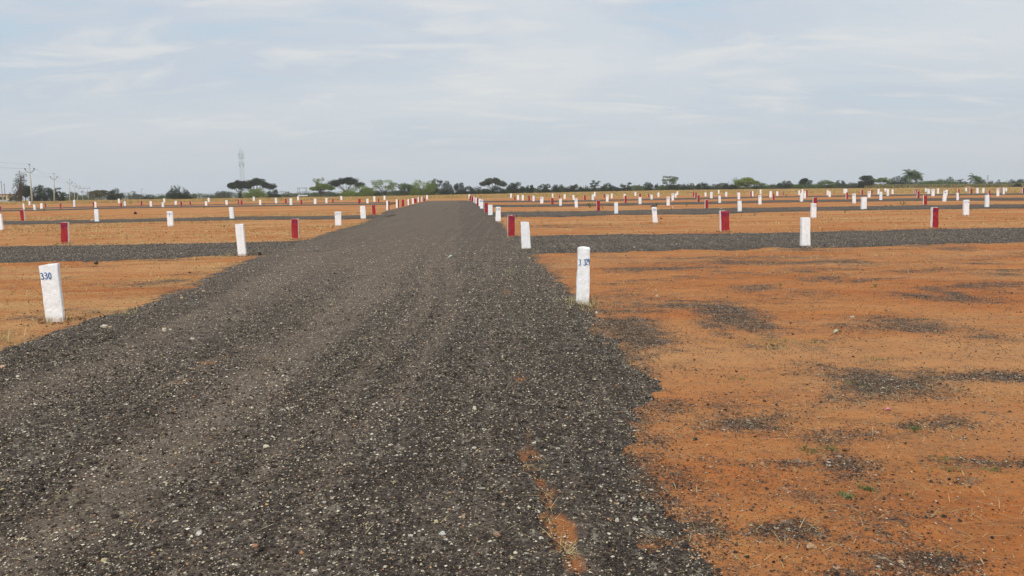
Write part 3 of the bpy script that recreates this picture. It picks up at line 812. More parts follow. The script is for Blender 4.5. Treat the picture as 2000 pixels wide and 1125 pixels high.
def make_tree(name, x0, x1, ytop, kind, pal, Y, label, cat='tree', dens=1.0, bark=None, ybase=None):
    xc = (x0 + x1) / 2
    top = at_depth(xc, ytop, Y); a = at_depth(x0, ytop, Y); b = at_depth(x1, ytop, Y)
    zb = float(terrain(top.x, Y))
    if ybase is not None: zb = at_depth(xc, ybase, Y).z
    H = top.z - zb; W = (b.x - a.x)
    R = W / 2
    root = empty(name, (top.x, Y, zb - .05))
    tag(root, label, cat, 'trees and bushes along the field edge')
    rnd = random.Random(int(x0 * 31 + ytop * 7))
    U = lambda p, q: rnd.uniform(p, q)
    blobs = []; limbs = []
    bark = bark or BARK
    tr = max(.10, H * .022)
    if kind in ('bush', 'shrub'):
        nb = 12 + int(W * 1.2)
        for i in range(nb):
            x = U(-1, 1); prof = math.sqrt(max(0, 1 - x * x)) ** .8
            z = U(.05, .86) * (.25 + .75 * prof)
            r = U(.17, .32) * (1.1 if kind == 'bush' else .95)
            blobs.append((x * R * .86, U(-.6, .6) * R * .7, z * H, r * max(R, H * .6), r * max(R, H * .6), r * H * .8))
        for i in range(6): blobs.append((U(-.75, .75) * R, U(-.4, .4) * R, H * U(.12, .3), R * .28, R * .3, H * .22))
        for i in range(5 + int(W / 2)):                        # shoots that break the outline
            x = U(-.75, .75); prof = math.sqrt(1 - x * x)
            blobs.append((x * R, U(-.3, .3) * R, H * (prof * U(.80, .96)), H * U(.05, .09), H * .07, H * U(.06, .11)))
        for i in range(5):
            x = U(-.6, .6); limbs.append([(x * .15 * R, 0, 0), (x * .6 * R, U(-.2, .2) * R, H * .45), (x * R, U(-.3, .3) * R, H * .8)])
        tr *= .7
    elif kind == 'round':
        for i in range(16):
            an = U(0, 6.28); q = U(0, .72)
            z = U(.35, .88); pr = math.sin(math.pi * min(1, max(0, (z - .15) / .85)) ** .9) ** .6
            blobs.append((math.cos(an) * q * R * pr, math.sin(an) * q * R * pr, z * H, R * U(.28, .42), R * U(.28, .42), H * U(.10, .17)))
        limbs.append([(0, 0, 0), (U(-.1, .1) * R, 0, H * .3), (0, 0, H * .6)])
        for bb in blobs[:8]: limbs.append([(0, 0, H * .25), (bb[0] * .5, bb[1] * .5, (H * .3 + bb[2]) * .52), (bb[0], bb[1], bb[2])])
    elif kind == 'umbrella':
        ncl = 5 + int(W / 6)
        for i in range(ncl):
            cx_ = -1 + 2 * (i + .5) / ncl + U(-.12, .12); cz_ = .92 - .24 * abs(cx_) ** 1.6 - U(0, .11); cy_ = U(-.5, .5)
            if i == ncl // 2: cz_ = .90
            cr_ = U(.18, .34)
            for q in range(8):
                blobs.append(((cx_ * .82 + U(-1, 1) * cr_ * .7) * R, (cy_ + U(-.3, .3)) * R * .6, (cz_ - U(0, .13)) * H, R * U(.15, .25), R * U(.15, .25), H * U(.08, .14)))
        for i in range(6):
            x = U(-1, 1); blobs.append((x * R, U(-.3, .3) * R, H * (.84 - .22 * abs(x)), R * U(.08, .14), R * .1, H * .03))
        for i in range(7):
            x = U(-.7, .7); blobs.append((x * R, U(-.4, .4) * R, H * U(.56, .74), R * U(.14, .24), R * .25, H * U(.06, .10)))
        limbs.append([(0, 0, 0), (R * .05, 0, H * .22), (R * .02, 0, H * .34)])
        for i in range(0, len(blobs), 5):
            bb = blobs[i]
            limbs.append([(R * .02, 0, H * .2), (bb[0] * .35, bb[1] * .3, H * .42), (bb[0] * .75, bb[1] * .8, bb[2] - H * .08), (bb[0], bb[1], bb[2])])
    elif kind in ('vase', 'sparse', 'bare'):
        nb = {'vase': 22, 'sparse': 20, 'bare': 14}[kind]
        for i in range(nb):
            x = U(-1, 1); z = U(.5, .97) - .12 * abs(x)
            sz = {'vase': .26, 'sparse': .24, 'bare': .10}[kind]
            blobs.append((x * R * (.35 + .65 * z), U(-.6, .6) * R * z, z * H, R * sz * U(.7, 1.3), R * sz, H * .075 * U(.7, 1.4)))
        for bb in blobs:
            limbs.append([(0, 0, H * .10), (bb[0] * .3, bb[1] * .3, bb[2] * .45), (bb[0] * .7, bb[1] * .75, bb[2] * .8), (bb[0], bb[1], bb[2] + H * .03)])
        limbs.append([(0, 0, 0), (0, 0, H * .1), (R * .05, 0, H * .3)])
    n = int(dens * {'bush': 8500, 'shrub': 5000, 'round': 8500, 'umbrella': 12000, 'vase': 3600, 'sparse': 3000, 'bare': 500}[kind] * min(1.8, max(.3, W * H / 75)))
    size = {'bush': .36, 'shrub': .34, 'round': .36, 'umbrella': .34, 'vase': .30, 'sparse': .30, 'bare': .24}[kind]
    V, C = leaf_tris(blobs, n, size, pal)
    zt = np.percentile(V[:, 2], 99.7); V[:, 2] *= H / zt
    lo_, hi_ = np.percentile(V[:, 0], 1), np.percentile(V[:, 0], 99)
    V[:, 0] = (V[:, 0] - (lo_ + hi_) / 2) * (2 * R / (hi_ - lo_))
    o = mesh_np('crown', V, np.arange(len(V)).reshape(-1, 3), [LEAF], False, cols=C); o.parent = root
    mb = MB()
    for i, l in enumerate(limbs):
        k = len(l); main = (i == 0 and kind in ('round', 'umbrella')) or (kind in ('vase', 'sparse', 'bare') and i == len(limbs) - 1)
        rr = [tr * (1 - .3 * j / k) if main else tr * .55 * (1 - .8 * j / k) for j in range(k)]
        mb.tube([(p[0] + U(-.1, .1), p[1], p[2]) for p in l], rr, 5)
    mb.build('trunk', bark, root, True)
    return root

TR = [
 # x0, x1, ytop, kind, palette, depth, label
 (15, 38, 371, 'shrub', GREYG, 300, 'grey green bush right beside the tan building'),
 (34, 62, 362.5, 'round', DARK, 300, 'dark tree behind the nearest electric pole, left part'),
 (58, 86, 361.5, 'bush', DARK, 306, 'dark leafy tree just right of the nearest electric pole'),
 (80, 106, 367, 'bush', BLUEG, 300, 'dark bush left of the second electric pole'),
 (92, 116, 366, 'sparse', DARK, 312, 'thin dark tree behind the second electric pole'),
 (102, 126, 374, 'bush', DARK, 296, 'low black green bush right of the second electric pole'),
 (128, 152, 374.5, 'bush', GREYG, 440, 'grey green bush behind the third electric pole'),
 (152, 180, 373, 'bush', GREYG, 450, 'faded bush under the double electric pole'),
 (177, 208, 371, 'round', OLIVE, 330, 'round brownish olive bush between the far poles and a dark tree'),
 (207, 240, 368.5, 'bush', DARK, 330, 'dark ragged tree with yellow green foot right of the brownish bush'),
 (249, 267, 373, 'shrub', GREYG, 420, 'small grey tree with a pointed top left of the thin lamp pole'),
 (264, 284, 380, 'shrub', GREYG, 400, 'low grey bush around the thin lamp pole'),
 (281, 302, 380, 'shrub', BLUEG, 400, 'low dark bush just right of the thin lamp pole'),
 (302, 325, 381, 'shrub', MIDG, 400, 'low green bush left of the lone big dark bush'),
 (324, 368, 363, 'bush', DARK, 330, 'lone big dark bush with a ragged top, left part of the horizon'),
 (350, 373, 378, 'shrub', DARK, 336, 'low dark bush leaning on the right of the lone big bush'),
 (371, 384, 377, 'shrub', MIDG, 420, 'small round green bush right of the lone big dark bush'),
 (404, 422, 380, 'shrub', BLUEG, 430, 'low bush left of the small grey tree near the lattice tower'),
 (420, 450, 373, 'bush', GREYG, 420, 'grey green bush left of the flat topped tree under the tower'),
 (444, 488, 352.5, 'umbrella', DARK, 400, 'flat topped dark acacia in front of the lattice tower'),
 (466, 533, 348, 'umbrella', DARK, 408, 'wide flat topped dark acacia just right of the lattice tower'),
 (474, 521, 367, 'bush', BRIGHT, 396, 'bright olive green bush under the flat topped acacias'),
 (521, 545, 370, 'bush', DARK, 400, 'small black green tree right of the flat topped acacias'),
 (464, 474, 377, 'shrub', DARK, 398, 'small dark bush at the foot of the tower acacia'),
 (543, 562, 378.5, 'shrub', OLIVE, 430, 'low olive bush left of the steel frame'),
 (558, 584, 378, 'shrub', GREYG, 436, 'low olive grey hedge bush beside the steel frame'),
 (607, 622, 377, 'shrub', GREYG, 430, 'small grey bush at the left foot of the two tone green tree'),
 (641, 672, 376, 'shrub', MIDG, 430, 'low green bush under the arching dark acacia'),
 (606, 652, 359, 'umbrella', BRIGHT, 396, 'bright green acacia with two upright shoots left of the dark acacia'),
 (612, 638, 346.5, 'sparse', PALE, 404, 'pale green upright shoots rising behind the bright green acacia'),
 (640, 710, 346.5, 'umbrella', DARK, 404, 'dark arching acacia with a forked trunk'),
 (668, 732, 362.5, 'bush', BRIGHT, 392, 'wide flat bright green thicket under the dark arching acacia'),
 (700, 742, 367, 'bush', DARK, 400, 'dark bush between the bright thicket and the feathery tree'),
 (726, 774, 351, 'vase', PALE, 396, 'feathery pale fan shaped tree left of the track end'),
 (765, 812, 358, 'bush', MIDG, 398, 'rounded green thicket right of the feathery pale tree'),
 (802, 852, 352, 'bush', BRIGHT, 396, 'spreading light green tree at the left end of the track horizon'),
 (800, 850, 367, 'bush', DARK, 400, 'dark undergrowth below the spreading light green tree'),
 (842, 864, 349, 'sparse', DARK, 400, 'thin dark tree with two tufts above the left side of the track'),
 (853, 868, 367, 'shrub', BLUEG, 410, 'small dark bush above the middle of the track'),
 (862, 885, 353.5, 'bush', DARK, 400, 'dark upright tree straight above the track, left one'),
 (884, 908, 357, 'bush', DARK, 400, 'dark leafy tree straight above the track, right one'),
 (905, 924, 363, 'bush', BLUEG, 404, 'dark low tree above the right row of stones'),
 (918, 942, 364, 'shrub', BLUEG, 404, 'ragged dark bush left of the dome shaped acacia'),
 (938, 987, 347.5, 'umbrella', GREYG, 400, 'dome shaped greyish acacia just right of the track'),
 (938, 990, 363, 'bush', DARK, 396, 'dark bushes filling the foot of the dome shaped acacia'),
 (990, 1026, 356, 'bush', DARK, 400, 'broad dark tree right of the dome shaped acacia'),
 (1027, 1044, 361, 'bush', DARK, 400, 'narrow dark tree right of the broad dark tree'),
 (1050, 1077, 359, 'bush', DARK, 400, 'round dark tree left of a gap with the far woods'),
 (1078, 1104, 360, 'bush', DARK, 402, 'ragged dark tree, first of the dense dark run'),
 (1102, 1124, 362, 'bush', BLUEG, 400, 'dark bush, second of the dense dark run'),
 (1114, 1138, 359.5, 'bush', DARK, 404, 'dark bush, third and tallest of the dense dark run'),
 (1130, 1153, 362, 'bush', DARK, 400, 'dark bush, last of the dense dark run'),
 (1152, 1172, 351.5, 'sparse', DARK, 400, 'thin dark tree with bare twigs above the dark run end'),
 (1153, 1172, 366, 'shrub', DARK, 398, 'dark bush at the foot of the thin twiggy tree'),
 (1173, 1200, 357.5, 'bush', DARK, 400, 'round dark tree right of the thin twiggy tree'),
 (1197, 1213, 366, 'shrub', BLUEG, 404, 'low dark bush left of the wispy tree'),
 (1211, 1233, 356, 'sparse', GREYG, 400, 'wispy grey tree between two low bushes'),
 (1212, 1233, 363, 'shrub', DARK, 402, 'dark bush under the wispy grey tree'),
 (1236, 1258, 360.5, 'shrub', MIDG, 400, 'open green bush right of the wispy grey tree'),
 (1257, 1275, 355.5, 'bush', DARK, 400, 'dark bush with a small tuft on top'),
 (1278, 1286, 358.5, 'sparse', DARK, 404, 'tiny thin tree between two bushes'),
 (1284, 1306, 361, 'bush', MIDG, 398, 'green bush at the left foot of the tall fan shaped tree'),
 (1294, 1323, 343.5, 'vase', MIDG, 400, 'tall fan shaped green tree'),
 (1303, 1327, 359, 'bush', DARK, 396, 'dark bush at the right foot of the tall fan shaped tree'),
 (1324, 1338, 365, 'shrub', BLUEG, 404, 'low dark bush right of the tall fan shaped tree'),
 (1332, 1359, 357.5, 'shrub', DARK, 400, 'ragged black green bush left of the long hedge'),
 (1360, 1386, 356.5, 'bush', DARK, 400, 'dark bush with twigs, start of the long hedge'),
 (1382, 1404, 359, 'shrub', GREYG, 402, 'grey green bush in the long hedge'),
 (1400, 1418, 361, 'shrub', GREYG, 404, 'low grey bush before the leafless tree'),
 (1414, 1440, 356, 'bush', DARK, 402, 'dark bush under the leafless tree'),
 (1427, 1449, 345, 'bare', GREYG, 404, 'leafless tree at the left of the big bright green tree'),
 (1438, 1480, 346.5, 'round', BRIGHT, 396, 'big bright green tree, tallest of the bright ones on the right'),
 (1470, 1503, 356.5, 'bush', MIDG, 398, 'green bush right of the big bright green tree'),
 (1500, 1523, 359, 'shrub', GREYG, 404, 'grey bush between green bush and dark tree'),
 (1520, 1551, 353, 'bush', DARK, 402, 'dark round crowned tree with grey foot'),
 (1548, 1597, 358.5, 'bush', MIDG, 396, 'long low green thicket with shaded foot'),
 (1562, 1584, 348, 'round', DARK, 410, 'small dark tree rising behind the long low green thicket'),
 (1594, 1636, 351.5, 'bush', MIDG, 400, 'broad dark green thicket right of the long low one'),
 (1632, 1652, 352, 'bush', BLUEG, 402, 'small dark tree between thicket and grey bush'),
 (1640, 1674, 356, 'bush', GREYG, 398, 'grey brown bush left of the round dark tree'),
 (1672, 1706, 352.5, 'bush', DARK, 402, 'dark bush around the foot of the round dark tree'),
 (1681, 1706, 342.5, 'round', DARK, 398, 'round dark tree standing above the hedge at the crop end'),
 (1703, 1742, 347, 'umbrella', PALE, 430, 'pale green flat thicket behind the crop end'),
 (1736, 1776, 344, 'bush', DARK, 432, 'dark green tree left of the palms'),
 (1770, 1832, 353, 'bush', MIDG, 434, 'green thicket below the palms'),
 (1815, 1868, 350, 'bush', MIDG, 436, 'long green thicket right of the palms'),
 (1846, 1862, 345, 'shrub', DARK, 440, 'dark tuft on top of the long green thicket'),
 (1871, 1890, 349.5, 'sparse', DARK, 440, 'small ragged tree left of the lone palm'),
 (1903, 1918, 348, 'shrub', DARK, 440, 'dark bush at the right of the lone palm'),
 (1916, 1926, 350.5, 'shrub', DARK, 460, 'small bush left of the far pylon'),
 (1931, 1940, 352.5, 'shrub', BLUEG, 480, 'tiny round bush right of the far pylon'),
 (1944, 1956, 350.5, 'shrub', GREYG, 480, 'small grey bush well right of the far pylon'),
 (1960, 1974, 353, 'shrub', BLUEG, 470, 'low bush near the right edge of the horizon'),
 (1971, 1986, 350, 'shrub', BLUEG, 460, 'greyish bush second from the right edge'),
 (1979, 2006, 350, 'bush', DARK, 460, 'dark bush at the right edge of the horizon'),
 (1977, 1996, 358, 'bush', DARK, 392, 'black green bush in front of the crop at the right'),
]
for i, (x0, x1, yt, kd, pal, Yd, lab) in enumerate(TR):
    nm = 'bush' if kd in ('bush', 'shrub') else 'tree'
    ctg = 'bush' if 'bush' in lab.split(',')[0] or 'thicket' in lab or 'tuft' in lab or 'undergrowth' in lab else 'tree'
    make_tree(ctg, x0, x1, yt, kd, pal, Yd, lab, ctg)
rt_ = make_tree('tree', 21, 50, 333.5, 'sparse', GREYG, 255, 'tall thin half bare tree with a reddish trunk left of the first pole', 'tree', .33, BARK)
V, C = leaf_tris([(.1, 0, 1.2 + .55 * q, .55, .5, .5) for q in range(6)], 900, .22, ((.10, .04, .025), (.22, .09, .05)))
o = mesh_np('red_vine', V, np.arange(len(V)).reshape(-1, 3), [LEAF], False, cols=C); o.parent = rt_

def make_palm(xc, ytop, w, Yd, label):
    top = at_depth(xc, ytop, Yd); zb = float(terrain(top.x, Yd)); H = top.z - zb; R = w / 2 * Yd / F
    root = tag(empty('palm_tree', (top.x, Yd, zb)), label, 'palm tree', 'palms above the crop')
    mb = MB(); hz = H - R * .40
    mb.tube([(0, 0, 0), (.1, 0, hz * .5), (0, 0, hz)], [.22, .17, .14], 7); mb.build('trunk', PALEBARK, root, True)
    V = []; C = []
    rnd = random.Random(int(xc))
    for k in range(26):
        az = rnd.uniform(0, 6.28); el = rnd.uniform(-.5, 1.35); L = R * rnd.uniform(.95, 1.2)
        p = Vector((0, 0, hz)); dirv = Vector((math.cos(az) * math.cos(el), math.sin(az) * math.cos(el), math.sin(el)))
        pts = []
        for j in range(9):
            pts.append(p.copy()); p = p + dirv * (L / 8); dirv = (dirv + Vector((0, 0, -.24))).normalized()
        sd = dirv.cross(Vector((0, 0, 1))).normalized()
        for j in range(8):
            for q in (0, .5):
                a = pts[j].lerp(pts[j + 1], q); ll = .36 * L * math.sin(math.pi * min(.96, (j + q + .8) / 9))
                for s_ in (-1, 1):
                    V += [tuple(a), tuple(a + (pts[j + 1] - pts[j]).normalized() * .30), tuple(a + sd * s_ * ll + Vector((0, 0, -ll * .45)) + (pts[j + 1] - pts[j]) * .5)]
                    c = rnd.uniform(0, 1); col = tuple(DARK[0][i] * (1 - c) + MIDG[1][i] * c for i in range(3)); C += [col] * 3
    o = mesh_np('crown', np.array(V), np.arange(len(V)).reshape(-1, 3), [LEAF], False, cols=np.array(C)); o.parent = root
make_palm(1778, 334, 36, 420, 'tallest palm, left one of the palm pair')
make_palm(1791, 336.5, 34, 424, 'slightly lower palm, right one of the palm pair')
make_palm(1905, 342, 30, 432, 'lone palm right of the long green thicket')

# ------------------------------------------------------------------ electric poles and wires
def make_pole(bx, tx, ytop, Yd, label, frm=None):
    top = at_depth(tx, ytop, Yd); bot = at_depth(bx, ytop + 70, Yd)
    zb = float(terrain(bot.x, Yd)) - .05
    H = top.z - zb
    root = tag(empty('electric_pole', (bot.x, Yd, zb)), label, 'electric pole', 'concrete electric poles in a line')
    lean = top.x - bot.x
    A = Vector((lean, 0, H * .97))
    mb = MB()
    mb.tube([(0, 0, 0), (lean * .92, 0, H * .93)], [.20, .11], 8); mb.build('pole_shaft', CONC, root, True)
    at = lambda h: Vector((lean * h, 0, H * h))
    mb = MB(); W = .98
    c = at(.775)
    pts = [c + Vector((-W, 0, .70)), c + Vector((-W * .6, 0, .25)), c + Vector((0, -.02, 0)), c + Vector((W * .6, 0, .25)), c + Vector((W, 0, .70))]
    mb.tube(pts, .065, 6)
    mb.build('crossarm', STEEL, root)
    mb = MB(); mb.tube([at(.92), at(.965)], .045, 6); mb.build('top_bracket', STEEL, root)
    ins = [at(.97), c + Vector((-W, 0, .72)), c + Vector((W, 0, .72))]
    for p in ins:
        m2 = MB(); m2.tube([p, p + Vector((0, 0, .06)), p + Vector((0, 0, .10)), p + Vector((0, 0, .20)), p + Vector((0, 0, .26))], [.06, .17, .09, .17, .06], 8)
        m2.build('insulator', GLAZE, root, True)
    return [Vector((bot.x, Yd, zb)) + p + Vector((0, 0, .26)) for p in ins]
ends = []
off = at_depth(-205, 262, 108)
ends.append(make_pole(-200, -205, 268, 104, 'electric pole standing outside the picture to the left'))
ends.append(make_pole(62.5, 57, 320, 160, 'nearest and tallest concrete electric pole at the left'))
ends.append(make_pole(107.3, 105.3, 338, 215, 'second concrete electric pole, right of the dark trees'))
ends.append(make_pole(138.3, 136.3, 350, 283, 'third concrete electric pole from the left'))
ends.append(make_pole(148, 147, 358, 350, 'fourth electric pole, close behind the third'))
ends.append(make_pole(154, 155, 361.5, 395, 'fifth and farthest single electric pole beside the double pole'))
for k, nm in enumerate(('top', 'left', 'right')):
    pts = []
    for a, b in zip(ends[:-1], ends[1:]):
        for j in range(12):
            t_ = j / 12; p = a[k].lerp(b[k], t_); p.z -= 4 * .9 * t_ * (1 - t_)
            pts.append(p)
    pts.append(ends[-1][k])
    mb = MB(); mb.tube(pts, .011, 4)
    o = mb.build('power_line', WIRE)
    tag(o, {'top': 'uppermost of the three sagging wires between the electric poles', 'left': 'wire strung on the left tips of the pole crossarms', 'right': 'wire strung on the right tips of the pole crossarms'}[nm], 'wire', 'wires between the electric poles')
# double pole with a beam
Yd = 420
a = at_depth(160, 368, Yd); b = at_depth(171, 368, Yd); zb = float(terrain(a.x, Yd))
root = tag(empty('double_pole', (a.x, Yd, zb)), 'double electric pole with a long crossbeam right of the pole line', 'electric pole')
mb = MB(); H = a.z - zb
mb.tube([(0, 0, 0), (0, 0, H)], [.18, .13], 6); mb.tube([(b.x - a.x, 0, 0), (b.x - a.x, 0, H)], [.18, .13], 6); mb.build('pole_shaft', CONC, root)
mb = MB(); mb.box(((b.x - a.x) / 2, 0, H), ((b.x - a.x) + 2.6, .14, .16)); mb.box(((b.x - a.x) / 2, 0, H * .62), ((b.x - a.x), .1, .12)); mb.build('crossbeam', STEEL, root)
for q in (-1.1, (b.x - a.x) / 2, (b.x - a.x) + 1.1):
    mb = MB(); mb.tube([(q, 0, H + .1), (q, 0, H + .35), (q, 0, H + .6)], [.08, .14, .06], 6); mb.build('insulator', GLAZE, root)

def thin_pole(x, ytop, Yd, label, arm=False, r=.09, cat='pole', mat=None):
    top = at_depth(x, ytop, Yd); zb = float(terrain(top.x, Yd)); H = top.z - zb
    root = tag(empty('thin_pole', (top.x, Yd, zb)), label, cat)
    mb = MB(); mb.tube([(0, 0, 0), (0, 0, H)], [r, r * .7], 6); mb.build('pole_shaft', mat or STEEL, root)
    if arm:
        mb = MB(); mb.tube([(0, 0, H - .15), (.7, 0, H)], .05, 5); mb.box((.95, 0, H + .02), (.6, .2, .12)); mb.build('lamp_arm', mat or STEEL, root)
    else:
        mb = MB(); mb.box((0, 0, H * .93), (.9, .08, .1)); mb.build('crossarm', mat or STEEL, root)
thin_pole(275.6, 369, 330, 'thin grey lamp pole behind a dark red stone on the left', True, .07, 'lamp pole')
thin_pole(1.8, 353, 330, 'thin pole at the left edge above the tan building', False, .13)
thin_pole(7.8, 358.5, 336, 'thin grey post over the building roof, right of the edge pole', False, .16)
thin_pole(116.8, 367, 420, 'thin far pole between the second and third electric poles', False, .07)
thin_pole(445.6, 366, 440, 'faint slim pole left of the tower acacia', False, .07, mat=PSTEEL)
thin_pole(409.4, 373, 700, 'faint far pole left of the slim pole', False, .12, mat=PSTEEL)
thin_pole(1333.5, 356, 700, 'faint far pole right of the tall fan shaped tree', False, .1, mat=PSTEEL)

# ------------------------------------------------------------------ lattice tower, pylon
def lattice(name, xb, xt, ytop, ybase, wb_px, wt_px, Yd, nlev, th, label, antenna=True):
    top = at_depth(xt, ytop, Yd); base = at_depth(xb, ybase, Yd); zb = float(terrain(base.x, Yd)); H = top.z - zb
    root = tag(empty(name, (base.x, Yd, zb)), label, 'tower')
    wb, wt = wb_px * Yd / F / 2, wt_px * Yd / F / 2
    lean = 0
    def cor(h, i):
        w = wb + (wt - wb) * min(1, h / .70) if antenna else wb + (wt - wb) * h
        return Vector((w * (1 if i in (0, 1) else -1), w * (1 if i in (1, 2) else -1), H * h))
    body = .93 if antenna else 1
    mb = MB()
    for i in range(4): mb.tube([cor(h * body / 6, i) for h in range(7)], th, 4)
    mb.build('tower_leg_frame', PSTEEL, root)
    mb = MB()
    for l in range(nlev):
        h0, h1 = body * l / nlev, body * (l + 1) / nlev
        for i in range(4):
            j = (i + 1) % 4
            mb.tube([cor(h0, i), cor(h1, j)], th * .55, 3, caps=False); mb.tube([cor(h0, j), cor(h1, i)], th * .55, 3, caps=False)
            mb.tube([cor(h1, i), cor(h1, j)], th * .6, 3, caps=False)
    mb.build('bracing', PSTEEL, root)
    if antenna:
        mb = MB(); mb.tube([(0, 0, H * .93), (0, 0, H)], [.15, .06], 5); mb.build('mast', PSTEEL, root)
        rnd = random.Random(3)
        for hh, nA in ((.85, 6), (.79, 6), (.68, 6), (.63, 4)):
            mb = MB()
            for k in range(24):
                a0, a1 = 6.283 * k / 24, 6.283 * (k + 1) / 24; r = wt * 2.1
                mb.tube([(r * math.cos(a0), r * math.sin(a0), H * (hh - .02)), (r * math.cos(a1), r * math.sin(a1), H * (hh - .02))], th * .6, 3, caps=False)
            mb.build('antenna_ring', PSTEEL, root)
            for k in range(nA):
                an = 6.28 * k / nA + hh * 9; r = wt * 2.2
                mb = MB(); mb.box((r * math.cos(an), r * math.sin(an), H * hh), (.5, .5, H * .045)); mb.build('antenna_panel', PSTEEL, root)
    return root
lattice('lattice_tower', 475.5, 472, 286.5, 384, 8.5, 4.6, 900, 9, .085, 'tall pale lattice communication tower with antenna rings on top')
r_ = lattice('power_pylon', 1928, 1928, 342, 365, 4.4, 1.0, 1250, 7, .16, 'tiny hazy power pylon at the far right horizon', False)
mb = MB()
Hp = at_depth(1928, 342, 1250).z - r_.location.z
for q, w in ((.93, 4.0), (.75, 5.2)): mb.box((0, 0, Hp * q), (w, .3, .35))
mb.build('crossarm', PSTEEL, r_)

# empty hoarding frame
Yd = 380
a = at_depth(581.5, 367.3, Yd); b = at_depth(599, 367.3, Yd); zb = float(terrain(a.x, Yd))
H = a.z - zb; W = b.x - a.x
lo = at_depth(590, 382.8, Yd).z - zb; lo2 = at_depth(590, 380.6, Yd).z - zb
root = tag(empty('steel_frame', (a.x, Yd, zb)), 'empty square steel hoarding frame on the field edge', 'frame')
mb = MB()
for x in (0, W): 
    for dx in (-.12, .12): mb.tube([(x + dx, 0, 0), (x + dx, 0, H)], .045, 4)
    for k in range(9): mb.tube([(x - .12, 0, H * k / 9), (x + .12, 0, H * (k + .6) / 9)], .04, 4)
mb.build('upright_truss', STEEL, root)
mb = MB()
for dz in (-.13, .13): mb.tube([(-.3, 0, H + dz), (W + .3, 0, H + dz)], .045, 4)
for k in range(14): mb.tube([(W * k / 14, 0, H - .13), (W * (k + .6) / 14, 0, H + .13)], .04, 4)
mb.tube([(0, 0, lo2), (W, 0, lo2)], .09, 4)
mb.build('beam_truss', STEEL, root)
mb = MB(); mb.tube([(W * .15, 0, H), (W * .3, 0, lo2)], .07, 4); mb.tube([(W * .85, 0, H), (W * .78, 0, lo2)], .07, 4); mb.tube([(W * .5, 0, lo2), (W * .56, 0, (H + lo2) / 2)], .06, 4); mb.build('diagonal_brace', STEEL, root)
mb = MB(); mb.box((W * .5 + .2, -.1, (lo + lo2) / 2 - .05), (W + .4, .12, max(.25, lo2 - lo - .12))); mb.build('white_plank', mat_plain('pale_board', (.72, .72, .70), (.6, .6, .58)), root)

# tan building and its wall at the left edge
Yd = 340
a = at_depth(-26, 382, Yd); b = at_depth(17.5, 382, Yd); zb = float(terrain(b.x, Yd))
H = a.z - zb + .3; W = b.x - a.x
root = tag(empty('low_building', (a.x, Yd, zb)), 'low tan building with a reddish roof edge at the left border', 'building')
mb = MB(); mb.box((W / 2, 4, H / 2), (W, 8, H)); mb.build('wall', mat_plain('tan_plaster', (.52, .42, .24), (.46, .37, .21), .6), root)
mb = MB(); mb.box((W / 2, 4, H + .17), (W + .9, 8.9, .34)); mb.build('roof', mat_plain('red_roof', (.33, .15, .10), (.26, .12, .08), 2), root)
for q in (.62, .80):
    mb = MB(); mb.box((W * q, -.03, H * .52), (W * .11, .1, H * .40)); mb.build('window', mat_plain('dark_window', (.05, .055, .06), (.03, .03, .035), 2), root)
a = at_depth(-30, 390, 300); b = at_depth(35, 390, 300); zb = float(terrain(b.x, 300)) - .3
H = b.z - zb; W = b.x - a.x
root = tag(empty('grey_fence', (a.x, 300, zb)), 'pale grey post and panel fence in front of the tan building', 'fence')
mb = MB(); k = int(W / 2.2)
for i in range(k): mb.box((W * (i + .5) / k, 0, H * .48), (W / k - .25, .08, H * .8))
mb.build('panel', mat_plain('grey_panel', (.40, .42, .42), (.30, .32, .33), 1.5), root)
for i in range(k + 1):
    mb = MB(); mb.box((W * i / k, 0, H * .5), (.18, .2, H)); mb.build('fence_post', CONC, root)

# pinkish earth heap beside the crop
def heap(px, py, wpx, hpx, Yd, label, name='earth_heap', col=((.42, .17, .11), (.34, .14, .08)), cat='heap'):
    p = at_depth(px, py, Yd); p.z = float(terrain(p.x, Yd)); R = wpx / 2 * Yd / F; H = hpx * Yd / F
    n = 18; V = []; Fc = []
    for i in range(n + 1):
        for j in range(n + 1):
            x = (i / n * 2 - 1); y = (j / n * 2 - 1); r = min(1, math.hypot(x, y))
            z = H * (1 - r * r) * (.75 + .5 * mn.noise(Vector((x * 2.3 + px, y * 2.3, 0)))) - .05
            V.append((x * R, y * R * .7, z))
    for i in range(n):
        for j in range(n):
            a_ = i * (n + 1) + j; Fc.append((a_, a_ + n + 1, a_ + n + 2, a_ + 1))
    o = mesh_np(name, np.array(V), np.array(Fc), [mat_plain(name + '_soil', col[0], col[1], 5)], True)
    o.location = p; tag(o, label, cat); return o
heap(1889, 365.5, 24, 3.6, 385, 'pinkish low earth heap in front of the crop')

